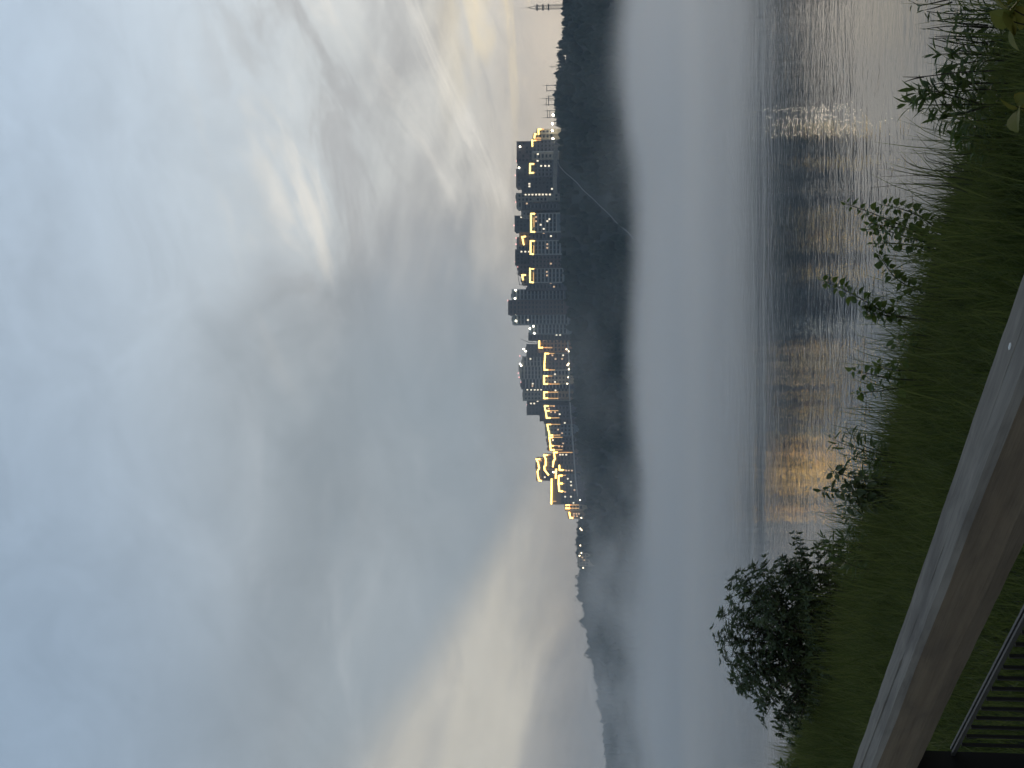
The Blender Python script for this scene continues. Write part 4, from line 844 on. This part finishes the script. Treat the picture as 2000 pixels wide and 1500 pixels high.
for (X, Y, d_) in tips:
    tip_ = at(X, Y, d_) - sb; root = Vector((rnd.uniform(-.15, .15), rnd.uniform(-.1, .1), -.1)); mid = root.lerp(tip_, .5) + Vector((tip_.x*-.12, 0, .10))
    pts = [root, root.lerp(mid, .6), mid, mid.lerp(tip_, .55) + Vector((0, 0, .03)), tip_]
    bmk.tube(pts, [.012, .009, .007, .005, .002], 4)
    for k in range(15):                          # leaves sit in small rosettes along the twig
        f = rnd.uniform(.36, 1.0)**.75 if k else 1.0; j = min(int(f*4), 3); p = pts[j].lerp(pts[j+1], f*4 - j)
        p = p + Vector((rnd.gauss(0, .055), rnd.gauss(0, .07), rnd.gauss(0, .055))) if k else p
        ax = ((pts[j+1] - pts[j]).normalized() + Vector((rnd.uniform(-.5, .5), rnd.uniform(-.5, .5), rnd.uniform(-.2, .5)))).normalized(); sd_ = ax.orthogonal().normalized()
        for q_ in range(7):
            d = (Matrix.Rotation(q_*.9 + rnd.uniform(-.3, .3), 3, ax) @ sd_) + ax*rnd.uniform(.1, .9) + Vector((0, 0, -.25)); m3 = np.array(rot_to(d, rnd.uniform(-.7, .7)))
            sz = rnd.uniform(.042, .070); LV.append((lp*sz) @ m3.T + np.array(p[:])); LF.append(lf + off); off += 7
bmk.build('branch', M['drystem'], shrub)
tag(link('foliage', npmesh('foliage', np.vstack(LV), np.vstack(LF), M['leafdark']), shrub), kind='stuff')
plant('sapling_shoot', 'small round leaved sprig at the outer edge of the frame past the shrub', 'sapling', [[(1560, 1490, 15), (1540, 1488, 15), (1524, 1490, 15)], [(1560, 1498, 15), (1535, 1500, 15), (1516, 1494, 15)]], 'round', .075, 16, .3, .8, .005, None, .2, 31)
# ------------------------------------------------------------------ mist lying on the river, and the thin evening haze
mt = bpy.data.materials.new('river mist'); mt.use_nodes = True; S.nt = mt.node_tree; S.nt.nodes.clear()
P = S(S.nt.nodes.new('ShaderNodeTexCoord').outputs['Object']); x, y, z = sep(P)
nb = noise(vec(x*0.0085, y*0.004, z*0.010), 1.0, 1, 0.5)
nw = noise(vec(x*0.022, y*0.009, z*0.042), 1.0, 3, 0.62)
far = fmax(y - 700.0, 0.0)*0.003
top = 25.5 + (nb - 0.5)*(sstep(y, 350.0, 620.0, 10.0, 46.0) - sstep(y, 700.0, 950.0, 0.0, 30.0)) + far - sstep(y, 160.0, 600.0, 22.0, 0.0) - sstep(x/y, -0.22, -0.02, 10.0, 0.0)
body = sstep(z - top + (nw - 0.5)*13.0, -13.0, 6.0, 1.0, 0.0)*0.013
leftw = sstep(x, -200.0, 60.0, 1.0, 0.06)*sstep(x, -330.0, -190.0, 0.10, 1.0)
wisp = sstep(nw + (nb - 0.5)*0.5 - z*0.0016, 0.44, 0.62)*sstep(z, 40.0, 66.0, 1.0, 0.0)*leftw*sstep(y, 760.0, 960.0, 1.0, 0.30)*0.0060
low = sstep(z + (nw - 0.5)*3.0, 1.0, 6.5, 1.0, 0.0)*sstep(y, 140.0, 250.0)*0.016
dens = (body + wisp)*sstep(y, 150.0, 320.0) + low
pv = S.nt.nodes.new('ShaderNodeVolumePrincipled'); pv.inputs['Color'].default_value = (.95, .977, 1.0, 1); pv.inputs['Anisotropy'].default_value = 0.75
S.nt.links.new(dens.v, pv.inputs['Density'])
ou = S.nt.nodes.new('ShaderNodeOutputMaterial'); S.nt.links.new(pv.outputs[0], ou.inputs['Volume'])
mb = MB(); mb.box((-90, 690, 32.2), (1300, 1160, 64))
tag(mb.build('mist', mt), 'pale bank of mist lying on the river below the wooded hill', kind='stuff')
mt = bpy.data.materials.new('haze'); mt.use_nodes = True; S.nt = mt.node_tree; S.nt.nodes.clear()
pv = S.nt.nodes.new('ShaderNodeVolumePrincipled'); pv.inputs['Color'].default_value = (.55, .78, 1.0, 1)
pv.inputs['Density'].default_value = 1.4e-4
ou = S.nt.nodes.new('ShaderNodeOutputMaterial'); S.nt.links.new(pv.outputs[0], ou.inputs['Volume'])
mb = MB(); mb.box((0, 1800, 92), (8000, 4600, 196))
tag(mb.build('haze', mt), 'thin blue evening haze over the river valley', kind='stuff')
